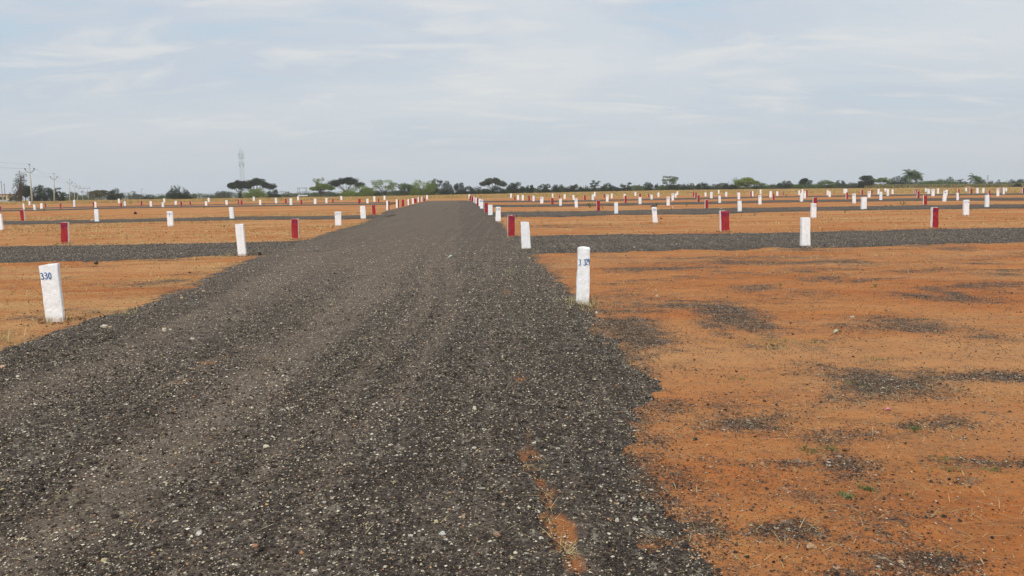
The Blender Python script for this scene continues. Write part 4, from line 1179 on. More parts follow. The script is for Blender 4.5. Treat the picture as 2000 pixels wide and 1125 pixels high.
# ------------------------------------------------------------------ marker stones
# (x base, x top, y top, y base, width px, colour)   W white, R red front, D half white half red
P_ = """
3.0 -1.0 418 449.8 8.5 W|26e-1 2.2 402.7 412 3.2 R|47 45.6 397.8 408.8 3.2 W|68.3 66.8 399.2 411.5 4.2 W|81.3 81.3 397.2 408 5 W|57.8 57.6 392.8 401 3.4 W
89.7 89.2 397.5 406.2 3.2 R|119.7 118.8 397 408 3.8 R|145.4 144.8 390.5 405 4 W|183.6 183 394.8 403.3 3.5 R|186.9 186.2 394 406 4 W|45.3 43.2 409.5 431.8 7.5 R
189.8 188.4 408.5 434.3 8.6 W|127.6 126.4 434.3 475.3 14.5 R#p328|109.3 95.8 516.5 628.5 37.5 W#b330
233 232 388.2 397.2 3.7 W|237.5 237 395.8 405.5 3.8 R|244.2 243.5 392.8 403.2 3.7 W|277.3 276.8 392.5 401.2 3.6 R|295 294.4 392.8 404 4.2 W|321 320.6 387.5 395.7 3.5 W
318.4 317.8 395 405.5 4.5 W|343.6 343.3 392.2 401 4.6 W|355 354.4 392.8 403.8 4 R|372.3 372 393.2 399.8 3.5 R|333.8 332 413 442.5 11.5 W#b285t
408 407.2 386.2 395 3.6 W|402.8 402.4 393.2 402.2 4.4 W|443 442.2 391 400.2 4.4 W|466.3 465.8 389.2 398 3 R|472.3 472 391.2 400.5 4 R|495.9 495.5 384.2 393 3.7 W
508.5 508 390.2 401 3.9 W|539.7 538.7 386.8 398 4.5 W|558.8 558.5 388 397.8 3.8 R|568.4 568 387.5 401.5 5.2 W|582.2 582 383.5 391.8 3.6 W|589.2 588.7 390.5 399.5 4 R
453.6 451.4 404.6 428.7 8.7 W|473.8 467.6 437.8 500.2 17 W|615.6 615.3 388 399 4.8 W|637.8 637.5 386.8 397 4 W|650.4 650 388.2 395.8 3.4 R|666.8 666.3 383 391 3.8 W
702.2 702.4 388 398.2 4.9 R|717.9 717.6 388.2 397.5 4.3 W|731.3 731 383.5 394.2 3.9 W|739.7 739.6 388 395 2.8 R|751 750.9 382.2 390.8 3.8 W|757.6 757.4 392.2 411.5 6.3 D
776.2 776 389.5 406.5 5.8 D|787 787.1 389.8 403.8 5.2 R|798.9 798.6 389.3 401 5.2 D|731.2 729.5 400.2 420 6.8 R|710 708 402.3 427.5 10.3 W|661 660.2 413.5 441.4 12.5 W#b271
576.8 576 427.8 467.3 14 R#p316|806.8 806.2 387.2 398.5 3.4 W|811.8 811 387.2 397 5.5 R|818 817.8 385 395.5 4 D|824.8 824.6 383.8 394 3.2 D|828.9 828.7 386.5 393.5 3.6 R|834.3 834 381.2 390 3.6 W
916.6 916.4 379.5 388.2 3.2 W|918.4 918.4 382.8 391.8 3.4 R|922.8 922.8 384 393.8 4 R|926.4 926.4 384.2 396.3 3.4 D|929.8 929.8 386 398.2 3.2 W|933.6 933.6 387 403.5 5 R|936.6 936.6 388.2 404 4 W
940.9 940.3 390 408.5 6.5 W#b294|949.7 949.5 396 417 6.8 R|957.7 957.7 400.2 422 8.5 W|973 973 404.2 433 10.2 W#b292|998 998 378 386.8 3.4 W|998.4 998.6 420.4 463.3 14.2 R#p298|1027.7 1025 433.5 487.8 18.5 W|1137.7 1140.3 482.8 596 27 W#b3 329
1005.6 1005.6 384 391.2 3 R|1011.7 1011.7 380.8 391.2 4.2 W|1021 1021 380.8 392.2 4 W|1033.2 1033.2 382.2 393.5 3.7 R|1042 1042 382.2 394.2 4 W|1058 1058.4 384.8 397.8 6 W#b~
1079.4 1079.4 378.2 386.6 3 W|1078.5 1078.5 386.8 400 5 R|1092.7 1092.7 381.2 389.8 3.1 R|1094.7 1094.7 388 403 5 W|1102.8 1102.8 379.2 389 4 W|1120.8 1119.5 381 391 4 W|1125.8 1124.8 388 406 6 W#b~
1142 1142 381 391.2 3.9 R|1157.7 1157.7 379.8 392 4.6 W|1161.4 1161.4 375 384.4 3.4 W|1168.8 1168.2 391.5 413 6.8 R|1179.7 1179.7 379.2 386.4 3.1 R|1186 1186.3 380 394.5 5 W#b~|1194.8 1194.8 378 387.5 3.6 W
1203.6 1203.2 395.5 418.7 7.3 W|1219.8 1219.8 378.5 388.2 3.8 W|1221.5 1221.5 382.2 397.4 4.4 R|1241 1241 374.8 383.3 3.6 W|1249.7 1249.7 378 391 4 R|1250 1250 385 400.2 5.6 W|1266.6 1266.6 379.2 385.2 2.6 R
1272.5 1272.5 380 390.5 4.4 W|1286 1286 376 385.5 3.8 W|1279.8 1277.4 404.6 435.5 10.4 W#b286t|1305 1304.8 384.2 402.6 6.4 W#b~|1313.8 1313.8 377.8 392.5 5 W#b~|1319.5 1319.5 377.8 386.2 3.5 W|1323 1323 373.8 381.6 3.4 W
1354 1354 374.2 384.2 3 R|1359 1359 376 386.7 4 R|1363.8 1363.8 381.2 395.3 4.8 R|1379.8 1379.6 390.3 408.3 6.8 R|1377.8 1377.8 376 384 4 W|1389.2 1389.2 375.2 388.3 5 W|1415.4 1414.2 411.8 452.3 19 R#p270
1403.7 1403.7 371 379.8 3.2 W|1418.3 1418.3 375 384.5 4 W|1441 1441 373.5 384 3 R|1442.9 1442.8 376 390 5.2 W|1405.7 1405.2 382.2 397.5 5.2 W|1466.5 1466.5 373.2 385 3.4 R|1469.9 1469.9 373.2 383.8 3.2 W
1485.5 1485.5 370 379.5 3.2 W|1484.1 1484.1 381.2 400 6.2 W#b~|1444.6 1444.3 392.2 414.6 8.2 W|1504.7 1505 373.5 386 4.6 W|1510.6 1510.4 377.8 391.3 4.2 R|1518 1518 373.8 382.9 4 W|1528.8 1528.8 373.8 381.3 2.7 R
1560.8 1560.8 372 381.2 3.4 W|1567 1567.2 369.8 379 3.6 W|1565.2 1565.7 376.8 394.8 6.2 W|1571.6 1571.6 374 388.2 4.8 W#b~|1575.4 1575.4 371.2 383 3.6 R|1591.6 1591.6 385.5 405 8 R|1588.4 1589 397.2 426 11.3 W#b275t|1572.4 1572.6 425 482.7 20 W
1616.5 1616.5 371.8 382 4 W|1620.2 1620.2 374 385 4.8 W|1648.9 1648.9 368.8 378 3.2 W|1652.7 1652.7 368.8 379.5 3.8 W|1654.2 1654 375.8 389.8 4.5 R|1668 1667.6 378.2 397.8 7 W#b~|1683.4 1683.4 370.8 381.5 4 R
1686.7 1687.2 385 410 10.4 W|1697 1698 373.5 386.2 5.6 W#b~|1702.2 1702.2 371 379 3.4 R|1715.4 1716 369 380 4 W|1720 1720.4 374.8 392 5.5 W|1728.9 1729 367.8 375.8 3.4 W|1733.7 1733.9 369.2 383 4.7 W|1742.9 1743.1 370 379.2 3.6 W
1786.6 1786.8 369 378.4 3.5 R|1789.3 1789.5 370.5 380 4 R|1793 1793.2 373.8 388.2 5 R|1808.2 1808.2 368 376 3.5 W|1813.3 1813.3 369 379.8 4.8 W|1822.1 1822.1 369.2 383.5 6 W#b~|1806.4 1806.8 381 400.6 6.8 R
1832 1832.1 368 378.9 3.6 W|1844 1846.4 372.6 393.8 6.8 W#b~|1848.2 1849 370.8 382.5 4 W|1870.3 1870 376.8 392 4.6 W|1872.1 1872.1 368.5 378.5 2.6 R|1886.7 1886.9 367 375.5 3.3 W|1896.4 1896.4 368 379.2 4.6 R
1908.8 1908.8 367 378 4.5 W|1920.3 1920.8 367.5 377.2 4 W|1886.4 1886.9 390.5 420.8 11.4 W#b276t|1927.2 1927.9 380.8 406.2 8 W|1931.7 1931.7 372.2 386 4.2 R|1948.8 1948.9 368.2 383.8 5 W#b~|1956.6 1956.6 368.5 377 2.6 R
1960.1 1960.5 367 380.4 4 W|1965.3 1965.4 367.2 375 3.2 W|1998.6 1998.6 367 377.9 4.6 R|1824.8 1825.8 405.2 446 13.6 R#p277
"""
DIG = {
 '0': [[(.5, 1), (.15, .8), (.1, .4), (.3, .02), (.6, 0), (.9, .3), (.9, .7), (.7, .95), (.45, 1)]],
 '1': [[(.3, .8), (.55, 1), (.5, .5), (.5, 0)]],
 '2': [[(.1, .8), (.35, 1), (.75, .95), (.85, .7), (.5, .35), (.1, .03), (.5, .08), (.95, 0)]],
 '3': [[(.05, .92), (.45, 1), (.85, .82), (.7, .62), (.38, .56), (.75, .48), (.92, .25), (.7, .02), (.35, -.03), (0, .1)]],
 '4': [[(.6, 1), (.1, .35), (.9, .38)], [(.65, .6), (.6, 0)]],
 '5': [[(.85, 1), (.25, 1), (.2, .58), (.65, .6), (.85, .3), (.6, .02), (.15, .05)]],
 '6': [[(.75, 1), (.3, .65), (.15, .25), (.45, 0), (.8, .2), (.6, .48), (.2, .35)]],
 '7': [[(.1, .97), (.9, 1), (.55, .5), (.4, 0)]],
 '8': [[(.5, .52), (.2, .75), (.5, 1), (.8, .78), (.5, .52), (.15, .22), (.5, 0), (.85, .25), (.5, .52)]],
 '9': [[(.85, .75), (.5, 1), (.2, .75), (.45, .5), (.85, .75), (.8, .3), (.65, -.05)]],
}
ORD = 'first second third fourth fifth sixth seventh eighth ninth tenth eleventh twelfth thirteenth fourteenth fifteenth sixteenth seventeenth eighteenth nineteenth twentieth'.split()
ORD += ['twenty-' + o for o in ORD[:9]] + ['thirtieth'] + ['thirty-' + o for o in ORD[:9]] + ['fortieth'] + ['forty-' + o for o in ORD[:9]]
ROADANG = math.atan(.087)

def make_stone(xb, xt, yt, yb, wpx, colr, num, seed):
    base = hit(xb, yb); Yd = base.y
    top = at_depth(xt, yt, Yd)
    h = top.z - base.z; lean = top.x - base.x
    w = wpx * Yd / F
    near = wpx > 9; mid = wpx > 5.8
    if colr == 'D': w = w / 1.36; dp = w; rot = -math.radians(33) - math.atan2(base.x, base.y)
    else:
        dp = w * random.uniform(.42, .55); rot = ROADANG + random.uniform(-.06, .06)
        va = abs(math.atan2(base.x, base.y) + rot)
        w = w / (math.cos(va) + (dp / w) * math.sin(va)); dp = w * .5
    if num == 'b330': dp = w * .28
    nx, ny, nz = (16, 6, 60) if near else ((5, 3, 14) if mid else (3, 2, 8))
    nz_lo = -.12
    amp = (.0075 if near else .013)
    cr, sr = math.cos(rot), math.sin(rot)
    side = random.uniform(-.10, .10) * w; tilt = random.uniform(-.05, .05)
    taper = {'b3 329': -.13}.get(num, random.uniform(-.06, .03))
    if abs(xb - 1027.7) < .5: taper = -.07
    if num == 'b330': tilt = .13; taper = .05
    def prof(x, y, z):
        k = max(0, z / h)
        ww = 1 + taper * k + .07 * mn.noise(Vector((seed * 1.7, z * 3.2, 0))) + (.05 if near else .07) * mn.noise(Vector((seed * 3.1 + (7 if x > 0 else 0), z * 9, 2)))
        # slightly rounded top
        tz = z
        px = x * ww; py = y * (1 + .12 * mn.noise(Vector((seed, z * 4, 9))))
        q = Vector((px * 9 + seed, py * 9, z * 9)); q2 = Vector((px * 30 + seed, py * 30, z * 38))
        nv = amp * (mn.noise(q) + .45 * mn.noise(q2))
        l = math.hypot(px, py) or 1
        if abs(y) > dp * .49: py += math.copysign(nv, y)
        if abs(x) > w * .49: px += math.copysign(nv, x)
        if z > h * .97: tz = z + tilt * x + .01 * mn.noise(Vector((x * 12, y * 12, seed)))
        px += lean * cr * k; py += lean * -sr * k
        return px, py, tz
    ring = []
    def lin(n): return [i / n for i in range(n)]
    cm = .12 * dp
    for t_ in lin(nx): ring.append((-w / 2 + w * t_, -dp / 2, 0))
    for t_ in lin(ny): ring.append((w / 2, -dp / 2 + dp * t_, 1))
    for t_ in lin(nx): ring.append((w / 2 - w * t_, dp / 2, 0))
    for t_ in lin(ny): ring.append((-w / 2, dp / 2 - dp * t_, 1))
    # soften corners
    def soft(x, y):
        fx, fy = abs(x) / (w / 2), abs(y) / (dp / 2)
        if fx > .98 and fy > .98: return x * (1 - .025), y * (1 - .04)
        return x, y
    V = []; n = len(ring)
    zs = [nz_lo + (h - nz_lo) * k / nz for k in range(nz + 1)]
    for zi, z in enumerate(zs):
        shrink = (.95 if num == 'b3 329' else .985) if zi == nz else 1
        for x, y, s_ in ring:
            x2, y2 = soft(x, y)
            V.append(prof(x2 * shrink, y2 * shrink if zi == nz else y2, z))
    Fs = []; mi = []
    for zi in range(nz):
        for k in range(n):
            a_ = zi * n + k; b_ = zi * n + (k + 1) % n
            Fs.append((a_, b_, b_ + n, a_ + n))
            s_ = ring[k][2]; isback = nx + ny <= k < 2 * nx + ny
            if colr == 'W': mi.append(0)
            elif colr == 'R': mi.append(0 if s_ == 1 else 1)
            else: mi.append(1 if s_ == 1 else 0)
    c_ = len(V); cx, cy, cz = prof(0, 0, h); V.append((cx, cy, cz + .008))
    for k in range(n):
        Fs.append((nz * n + k, nz * n + (k + 1) % n, c_)); mi.append(0)
    me = bpy.data.meshes.new('marker_stone'); me.from_pydata(V, [], Fs)
    me.materials.append(WHITE); me.materials.append(RED)
    me.polygons.foreach_set('material_index', mi)
    me.polygons.foreach_set('use_smooth', [False] * len(Fs)); me.update()
    o = bpy.data.objects.new('marker_stone', me); COL.objects.link(o)
    o.location = base; o.rotation_euler = (0, 0, rot)
    if near:
        for p in me.polygons:
            if len(p.vertices) == 3: p.use_smooth = False
    if num:
        ink = INKB if num[0] == 'b' else INKP
        s_ = num[1:]
        tick = s_.endswith('t'); s_ = s_.rstrip('t')
        if s_ == '~': s_ = '28' ; 
        mb = MB()
        cw = w * (.80 if s_ != '330' else .60) / max(3, len(s_)); chh = cw * 1.30
        x0 = -w * .42; ztop = h * (.905 if s_ not in ('3 329', '330') else (.80 if s_ == '3 329' else .865))
        if s_ == '3 329': cw = w * .185; chh = cw * 2.4; x0 = -w * .42
        if s_ == '330': cw = w * .185; chh = cw * 2.0; x0 = -w * .45
        sw = max(cw * .085, .0048)
        if not near: sw = cw * .16
        for ci, chx in enumerate(s_):
            adv = cw * 1.12
            ox = x0 + ci * adv
            if s_ == '3 329': ox = x0 + [0, 1.0, 2.25, 3.17, 4.05][ci] * cw
            jz = random.uniform(-.06, .06) * chh
            for st in DIG.get(chx, []):
                pts = []
                for a_, b_ in zip(st[:-1], st[1:]):
                    L = max(1, int(math.hypot((b_[0] - a_[0]) * cw, (b_[1] - a_[1]) * chh) / .007))
                    for q in range(L): pts.append((a_[0] + (b_[0] - a_[0]) * q / L, a_[1] + (b_[1] - a_[1]) * q / L))
                pts.append(st[-1])
                P3 = [(ox + p[0] * cw * .85, ztop - chh + p[1] * chh + jz) for p in pts]
                for i in range(len(P3) - 1):
                    (xa, za), (xb_, zb_) = P3[i], P3[i + 1]
                    dx, dz = xb_ - xa, zb_ - za; l = math.hypot(dx, dz) or 1e-6
                    nx_, nz_ = -dz / l * sw, dx / l * sw; ex, ez = dx / l * sw * .4, dz / l * sw * .4
                    qd = []
                    for (xx, zz) in ((xa + nx_ - ex, za + nz_ - ez), (xa - nx_ - ex, za - nz_ - ez), (xb_ - nx_ + ex, zb_ - nz_ + ez), (xb_ + nx_ + ex, zb_ + nz_ + ez)):
                        X_, Y_, Z_ = prof(xx, -dp / 2, zz); qd.append((X_, Y_ - .0045 - .0002 * (i % 2) - .0004 * ci, Z_))
                    mb.quad(*qd)
            if mb.v: mb.build('painted_digit', ink, o); mb = MB()
        if tick:
            xx = 0; z1 = ztop - chh * 1.05; z0 = z1 - h * .13
            for i in range(8):
                za, zb_ = z1 + (z0 - z1) * i / 8, z1 + (z0 - z1) * (i + 1) / 8
                qd = []
                for (a_, b_) in ((-sw, za), (-sw, zb_), (sw, zb_), (sw, za)):
                    X_, Y_, Z_ = prof(xx + a_, -dp / 2, b_); qd.append((X_, Y_ - .004, Z_))
                mb.quad(*qd)
        if mb.v: mb.build('painted_mark', ink, o)
    return o, base, h

posts = []
for ent in P_.replace('\n', '|').split('|'):
    ent = ent.strip()
    if not ent: continue
    num = ''
    if '#' in ent: ent, num = ent.split('#')
    q = ent.split()
    xb, xt, yt, yb, wp = map(float, q[:5])
    posts.append([xb, xt, yt, yb, wp, q[5], num])
recs = []
for i, p in enumerate(posts):
    xb, xt, yt, yb, wp, c, num = p
    o, base, h = make_stone(xb, xt, yt, yb, wp, c, num, i * 1.37 + 2)
    side = 'left' if xb < 875 else 'right'
    bands = bands_L if side == 'left' else bands_R
    z = 0
    for b in bands:
        if yb < (band_at(b, xb, 1) + band_at(b, xb, 2)) / 2: z += 1
    recs.append([o, xb, side, z, c, num, h, base])
Vc = []; Fc_ = []; Cc = []; chw = []; off = 0
for r in recs:
    p, hh_, wp = r[7], r[6], r[5]
    n = int(max(8, min(70, 900 / p.y)))
    a = RNG.uniform(0, 6.28, n); q = .10 + RNG.uniform(0, 1, n) ** 1.5 * .28
    X, Y = p.x + np.cos(a) * q, p.y + np.sin(a) * q
    s_ = RNG.uniform(.008, .028, n) * (1 + p.y / 80)
    V, F2 = stones(X, Y, np.full(n, p.z) - .004, s_, .6)
    Vc.append(V); Fc_.append(F2 + off); off += len(V); Cc.append(np.repeat(lerp_cols((.10, .05, .03), (.30, .13, .06), n, .2), 6, 0))
    n2 = int(max(4, min(60, 700 / p.y)))
    a = RNG.uniform(0, 6.28, n2); q = .09 + RNG.uniform(0, 1, n2) * .22
    chw.append(blades(p.x + np.cos(a) * q, p.y + np.sin(a) * q, np.full(n2, p.z), RNG.uniform(.03, .13, n2), RNG.uniform(.001, .003, n2) * (1 + p.y / 25), RNG.uniform(.5, 1.5, n2), lerp_cols((.22, .20, .09), (.45, .37, .19), n2), .4))
o = mesh_np('soil_clods', np.concatenate(Vc), np.concatenate(Fc_), [CHIP], False, cols=np.concatenate(Cc))
tag(o, 'small clods of dug soil lying round the feet of the stones', 'soil clods', kind='stuff')
stuff_blades('grass_wisps', chw, STRAW, 'dry grass wisps growing at the feet of the stones', 'grass')
print('stone heights', sorted(round(r[6], 2) for r in recs)[::8], 'n', len(recs))
ZN = ['before the first crossing strip', 'between first and second crossing strips', 'between second and third crossing strips', 'between third and fourth crossing strips', 'beyond the fourth crossing strip']
CN = {'W': 'white', 'R': 'red', 'D': 'two-tone'}
from collections import defaultdict
gp = defaultdict(list)
for r in recs: gp[(r[2], r[3], r[4])].append(r)
for (side, z, c), lst in gp.items():
    lst.sort(key=lambda r: abs(r[1] - 875))
    for k, r in enumerate(lst):
        lab = f"{ORD[k]} {CN[c]} stone {side} of the track, {ZN[z]}" if len(lst) > 1 else f"only {CN[c]} stone {side} of the track, {ZN[z]}"
        tag(r[0], lab, 'marker stone', {'W': 'white painted marker stones', 'R': 'red painted marker stones', 'D': 'half white half red marker stones'}[c])
special = {(109.3): 'near leaning white stone numbered 330 at the left edge', 1137.7: 'near white stone marked 3 329 standing at the right track edge',
           473.8: 'tall unnumbered white stone leaning left, at the near corner of the left crossing strip', 1027.7: 'rough unnumbered white stone at the near corner of the right crossing strip',
           998.4: 'red stone with dark purple number at the far corner of the right crossing strip', 1415.4: 'wide red stone with purple number and white left side, right field',
           127.6: 'red stone with smeared purple number standing left beyond the crossing strip', 576.8: 'red stone with purple number close to the track on the left',
           1572.4: 'big rough unnumbered white stone on the near edge of the right crossing strip', 1824.8: 'red stone with purple number, farthest right of the large red ones',
           661.0: 'white stone with a chipped right edge and faint blue 271'}
for r in recs:
    for k, v in special.items():
        if abs(r[1] - k) < .05: r[0]['label'] = v

# ------------------------------------------------------------------ weeds, rocks and litter that can be pointed at
def weed(px, py, wpx, hpx, pal, label, n=60, name='weed', cat='plant'):
    p = hit(px, py); W = wpx * p.y / F; H = hpx * p.y / F
    root = tag(empty(name, p), label, cat, 'weeds growing on the plots')
    mb = MB(); V = []; C = []; rnd = random.Random(int(px * 3 + py))
    ns = 7
    tips = []
    for k in range(ns):
        az = rnd.uniform(0, 6.28); q = rnd.uniform(.1, .5) * W
        t1 = Vector((math.cos(az) * q, math.sin(az) * q, H * rnd.uniform(.45, .95)))
        mb.tube([(0, 0, -.02), t1 * .5 + Vector((0, 0, H * .08)), t1], [H * .014 + .002, H * .010 + .0015, H * .005 + .001], 4)
        tips.append(t1)
    mb.build('stem', mat_stem, root)
    for k in range(n):
        t1 = rnd.choice(tips); b_ = t1 * rnd.uniform(.35, 1.0)
        L = max(W, H) * rnd.uniform(.10, .2); az = rnd.uniform(0, 6.28); el = rnd.uniform(-.2, .9)
        d_ = Vector((math.cos(az) * math.cos(el), math.sin(az) * math.cos(el), math.sin(el))) * L
        s_ = Vector((-math.sin(az), math.cos(az), rnd.uniform(-.3, .3))) * L * .32
        c = rnd.uniform(0, 1); col = tuple(pal[0][i] * (1 - c) + pal[1][i] * c for i in range(3))
        V += [tuple(b_), tuple(b_ + d_ * .5 + s_), tuple(b_ + d_), tuple(b_ + d_ * .5 - s_)]; C += [col] * 4
    o = mesh_np('leaves', np.array(V), np.arange(len(V)).reshape(-1, 4), [LEAF], False, cols=np.array(C)); o.parent = root
mat_stem = mat_plain('green_stem', (.12, .15, .06), (.09, .11, .04), 20)
WG = ((.06, .11, .035), (.17, .23, .08)); WP = ((.13, .17, .07), (.34, .36, .17))
for a in [
 (1152, 405.6, 20, 13, WP, 'pale green shrub beside a red stone, right field', 90), (1177, 408, 8, 6, WG, 'small weed just right of the red stone and pale shrub', 40),
 (1283, 404.5, 13, 10, WG, 'green weed behind a brown clod in the right field', 60), (1291, 410, 6, 6, WP, 'small yellowish weed right of the brown clod', 40),
 (1311, 411, 7, 7, WP, 'small weed near the white pebble, middle of the right field', 40), (1341, 403, 8, 7, WG, 'round green weed alone between two stone rows', 40),
 (1763, 401.8, 16, 12, WP, 'pale yellow green shrub near the far right strip', 80), (1650, 417.5, 6, 9, WG, 'small upright weed right of the big rough stone pair', 36),
 (86, 413.5, 8, 6, WG, 'round green weed below a white stone at the left', 60), (253.5, 399, 10, 4.5, BRIGHT, 'bright green low bush in the grass edge at the left', 60),
 (226.5, 410.5, 5, 2.5, WG, 'tiny green weed left of the dark boulder', 30), (398.5, 407, 7, 5, WG, 'green weed under a white stone, left field', 40),
 (515.5, 401.5, 8, 4.5, WG, 'green weed beside a white stone near the thin strip', 40), (1536, 384, 8, 6, WG, 'green weed at the edge of the dry grass, right', 40),
 (1874, 384, 5, 7, WG, 'green weed beside a slim white stone at the right', 36), (438, 443.5, 9, 6, WP, 'greyish weed left of the tall leaning white stone', 50),
 (1554, 541, 9, 4, WG, 'small green weed, first of three on the bare right soil', 40), (1525, 559, 9, 6, WG, 'small green weed, nearest of three on the bare right soil', 40),
 (1710, 559.5, 14, 6, WG, 'wider green weed, rightmost of three on the bare soil', 60), (650, 541, 14, 7, WP, 'yellow green weed growing in the main track', 60),
 (1475, 422, 10, 6, WG, 'small weed beyond the first crossing strip, right field', 40), (1094, 486, 14, 6, WG, 'dark weed growing on the first right crossing strip', 40),
 (554, 543, 6, 3, WG, 'tiny weed at the left rim of the main track', 20), (1787, 838, 14, 7, WG, 'bright green sprout on dark chips, right foreground', 50),
 (1572, 875, 12, 6, WP, 'pale leafed sprout, left one of a close pair', 40), (1624, 879, 16, 6, WP, 'pale leafed sprout, right one of a close pair', 40),
 (1696, 955, 13, 7, WG, 'small green sprout with a straw beside it', 40), (1658, 972, 20, 6, WG, 'small green sprout at the end of a straw, lower right', 50),
 (1852, 921, 16, 5, WG, 'flat blue green weed in the right foreground', 40), (1772, 965, 10, 4, WG, 'tiny sprout on orange soil, lower right', 26),
]: weed(*a)

def rock(px, py, wpx, hpx, col, label, name='stone', cat='stone', dep=.8, seed=None, emb=.25):
    p = hit(px, py, .02); X = np.array([p.x]); Yq = np.array([p.y]); z = float(rz_at(X, Yq)[0][0])
    W = wpx * p.y / F / 2; H = hpx * p.y / F
    rnd = random.Random(seed or int(px * 7 + py))
    V = []; Fs = []; n1, n2 = 9, 12
    o3 = Vector((rnd.uniform(0, 99), rnd.uniform(0, 99), 0))
    for i in range(n1 + 1):
        th = math.pi * i / n1
        for j in range(n2):
            ph = 2 * math.pi * j / n2
            d_ = Vector((math.sin(th) * math.cos(ph), math.sin(th) * math.sin(ph), math.cos(th)))
            k = .85 + .5 * mn.noise(d_ * 1.5 + o3) + .15 * mn.noise(d_ * 4 + o3)
            V.append((d_.x * k * W, d_.y * k * W * dep, max(-H * emb, d_.z * k * H * .62) + H * .3))
    for i in range(n1):
        for j in range(n2):
            a_ = i * n2 + j; b_ = i * n2 + (j + 1) % n2
            Fs.append((a_, a_ + n2, b_ + n2, b_))
    o = mesh_np(name, np.array(V), np.array(Fs), [mat_plain('rock_' + name, col, tuple(c * .7 for c in col), 60)], False)
    o.location = (p.x, p.y, z); o.rotation_euler = (0, 0, rnd.uniform(-.4, .4)); tag(o, label, cat)
PW = (.66, .57, .44); TN = (.50, .37, .22); DK = (.045, .036, .032); BR = (.14, .06, .035)
for a in [
 (204, 645, 15, 7, PW, 'long cream stone at the left track rim'), (216, 647, 8, 6, TN, 'tan stone touching the long cream one'),
 (322, 651, 9, 11, PW, 'upright cream stone on the left part of the track'), (333, 647.5, 6, 4, PW, 'tiny white stone right of the upright cream one'),
 (6, 726, 13, 6, (.55, .36, .24), 'flat pinkish stone at the left border of the track'), (36, 745, 8, 5, PW, 'small white stone near the left border'),
 (92, 658, 9, 6, DK, 'dark clod on the soil below the stone numbered 330'), (188, 514, 10, 6, DK, 'black clod at the near rim of the left crossing strip'),
 (507, 497, 9, 7, DK, 'black clod right of the tall leaning white stone'), (355, 588, 9, 5, TN, 'tan stone on the left track rim'),
 (398, 573, 8, 4, TN, 'tan pebble further along the left track rim'), (376, 668, 9, 4, PW, 'flat white stone right of the upright cream one'),
 (264.5, 418, 6.5, 5.5, DK, 'dark round boulder between two strips, left field'), (1276, 405.5, 11, 7, (.10, .06, .055), 'brown clod heap behind a white stone, right field'),
 (1314, 405.3, 3.4, 2.8, PW, 'white pebble near small weeds in the right field'), (1386, 409, 5, 2.6, PW, 'white stone just right of a red marker'),
 (1394, 409.6, 4, 2.4, DK, 'dark stone between two white ones'), (1408, 409.3, 6, 3, PW, 'white flat stone above the wide red marker'),
 (1730, 402.8, 5, 3, DK, 'dark clod, left one of a pair by the far right strip'), (1741, 402.8, 7, 2.8, DK, 'dark clod, right one of a pair by the far right strip'),
 (1291, 427, 6, 3.2, BR, 'brown clod right of a numbered white stone'), (1429, 458, 4, 4, PW, 'white pebble at the right of the wide red marker'),
 (180, 431.5, 9, 3.4, (.7, .7, .7), 'white broken stone lying left of a white marker'), (1320, 477, 8, 3, PW, 'pale flat stone on the first right crossing strip'),
 (972, 1066, 17, 12, (.34, .21, .14), 'rounded brown pebble at the bottom of the track'), (865, 1062, 15, 9, (.55, .55, .52), 'grey white stone left of the brown pebble'),
 (852, 1036, 10, 10, (.60, .52, .30), 'pale yellow chip above the grey white stone'), (905, 1028, 10, 7, (.50, .34, .20), 'tan pebble on the near track'),
 (983, 1003, 8, 7, (.50, .40, .24), 'small tan pebble between yellow chip and earth furrow'), (500, 1087, 13, 9, (.42, .20, .12), 'reddish pebble at the lower left of the track'),
 (590, 1098, 10, 8, (.45, .23, .13), 'reddish pebble right of the other reddish one'), (390, 1059, 14, 10, (.66, .62, .56), 'cream white stone at the lower left of the track'),
 (205, 1109, 11, 10, (.56, .46, .28), 'yellowish stone near the bottom left'), (520, 882, 13, 6, PW, 'flat cream stone in the middle left of the track'),
 (927, 812, 9, 9, PW, 'white angular chip near the middle of the track'), (1205, 1030, 9, 12, PW, 'white forked chip right of the earth furrow'),
 (1584, 1066, 22, 11, (.46, .30, .17), 'broad tan stone on the soil at the lower right'), (1622, 1083, 9, 8, (.30, .15, .08), 'brown stone right of the broad tan one'),
 (1760, 1090, 13, 6, (.52, .34, .20), 'small tan stone further right of the broad tan one'), (1358, 850, 11, 6, DK, 'black stone on orange soil right of the track'),
 (1320, 946, 9, 7, DK, 'black stone at the right rim of the track'), (1303, 964, 8, 6, DK, 'smaller black stone below the rim stone'), (1400, 1011, 8, 6, DK, 'black stone on the soil, lower middle right'),
 (1338, 1064, 18, 10, DK, 'large black stone on the right track rim near the bottom'), (1283, 577, 6, 6, (.55, .45, .28), 'tan pebble right of the white stone marked 3 329'),
 (1165, 612, 6, 6, PW, 'white pebble below the stone marked 3 329'), (1665, 614, 10, 4, (.5, .48, .36), 'flat pale stone on the right soil'),
]: rock(*a)

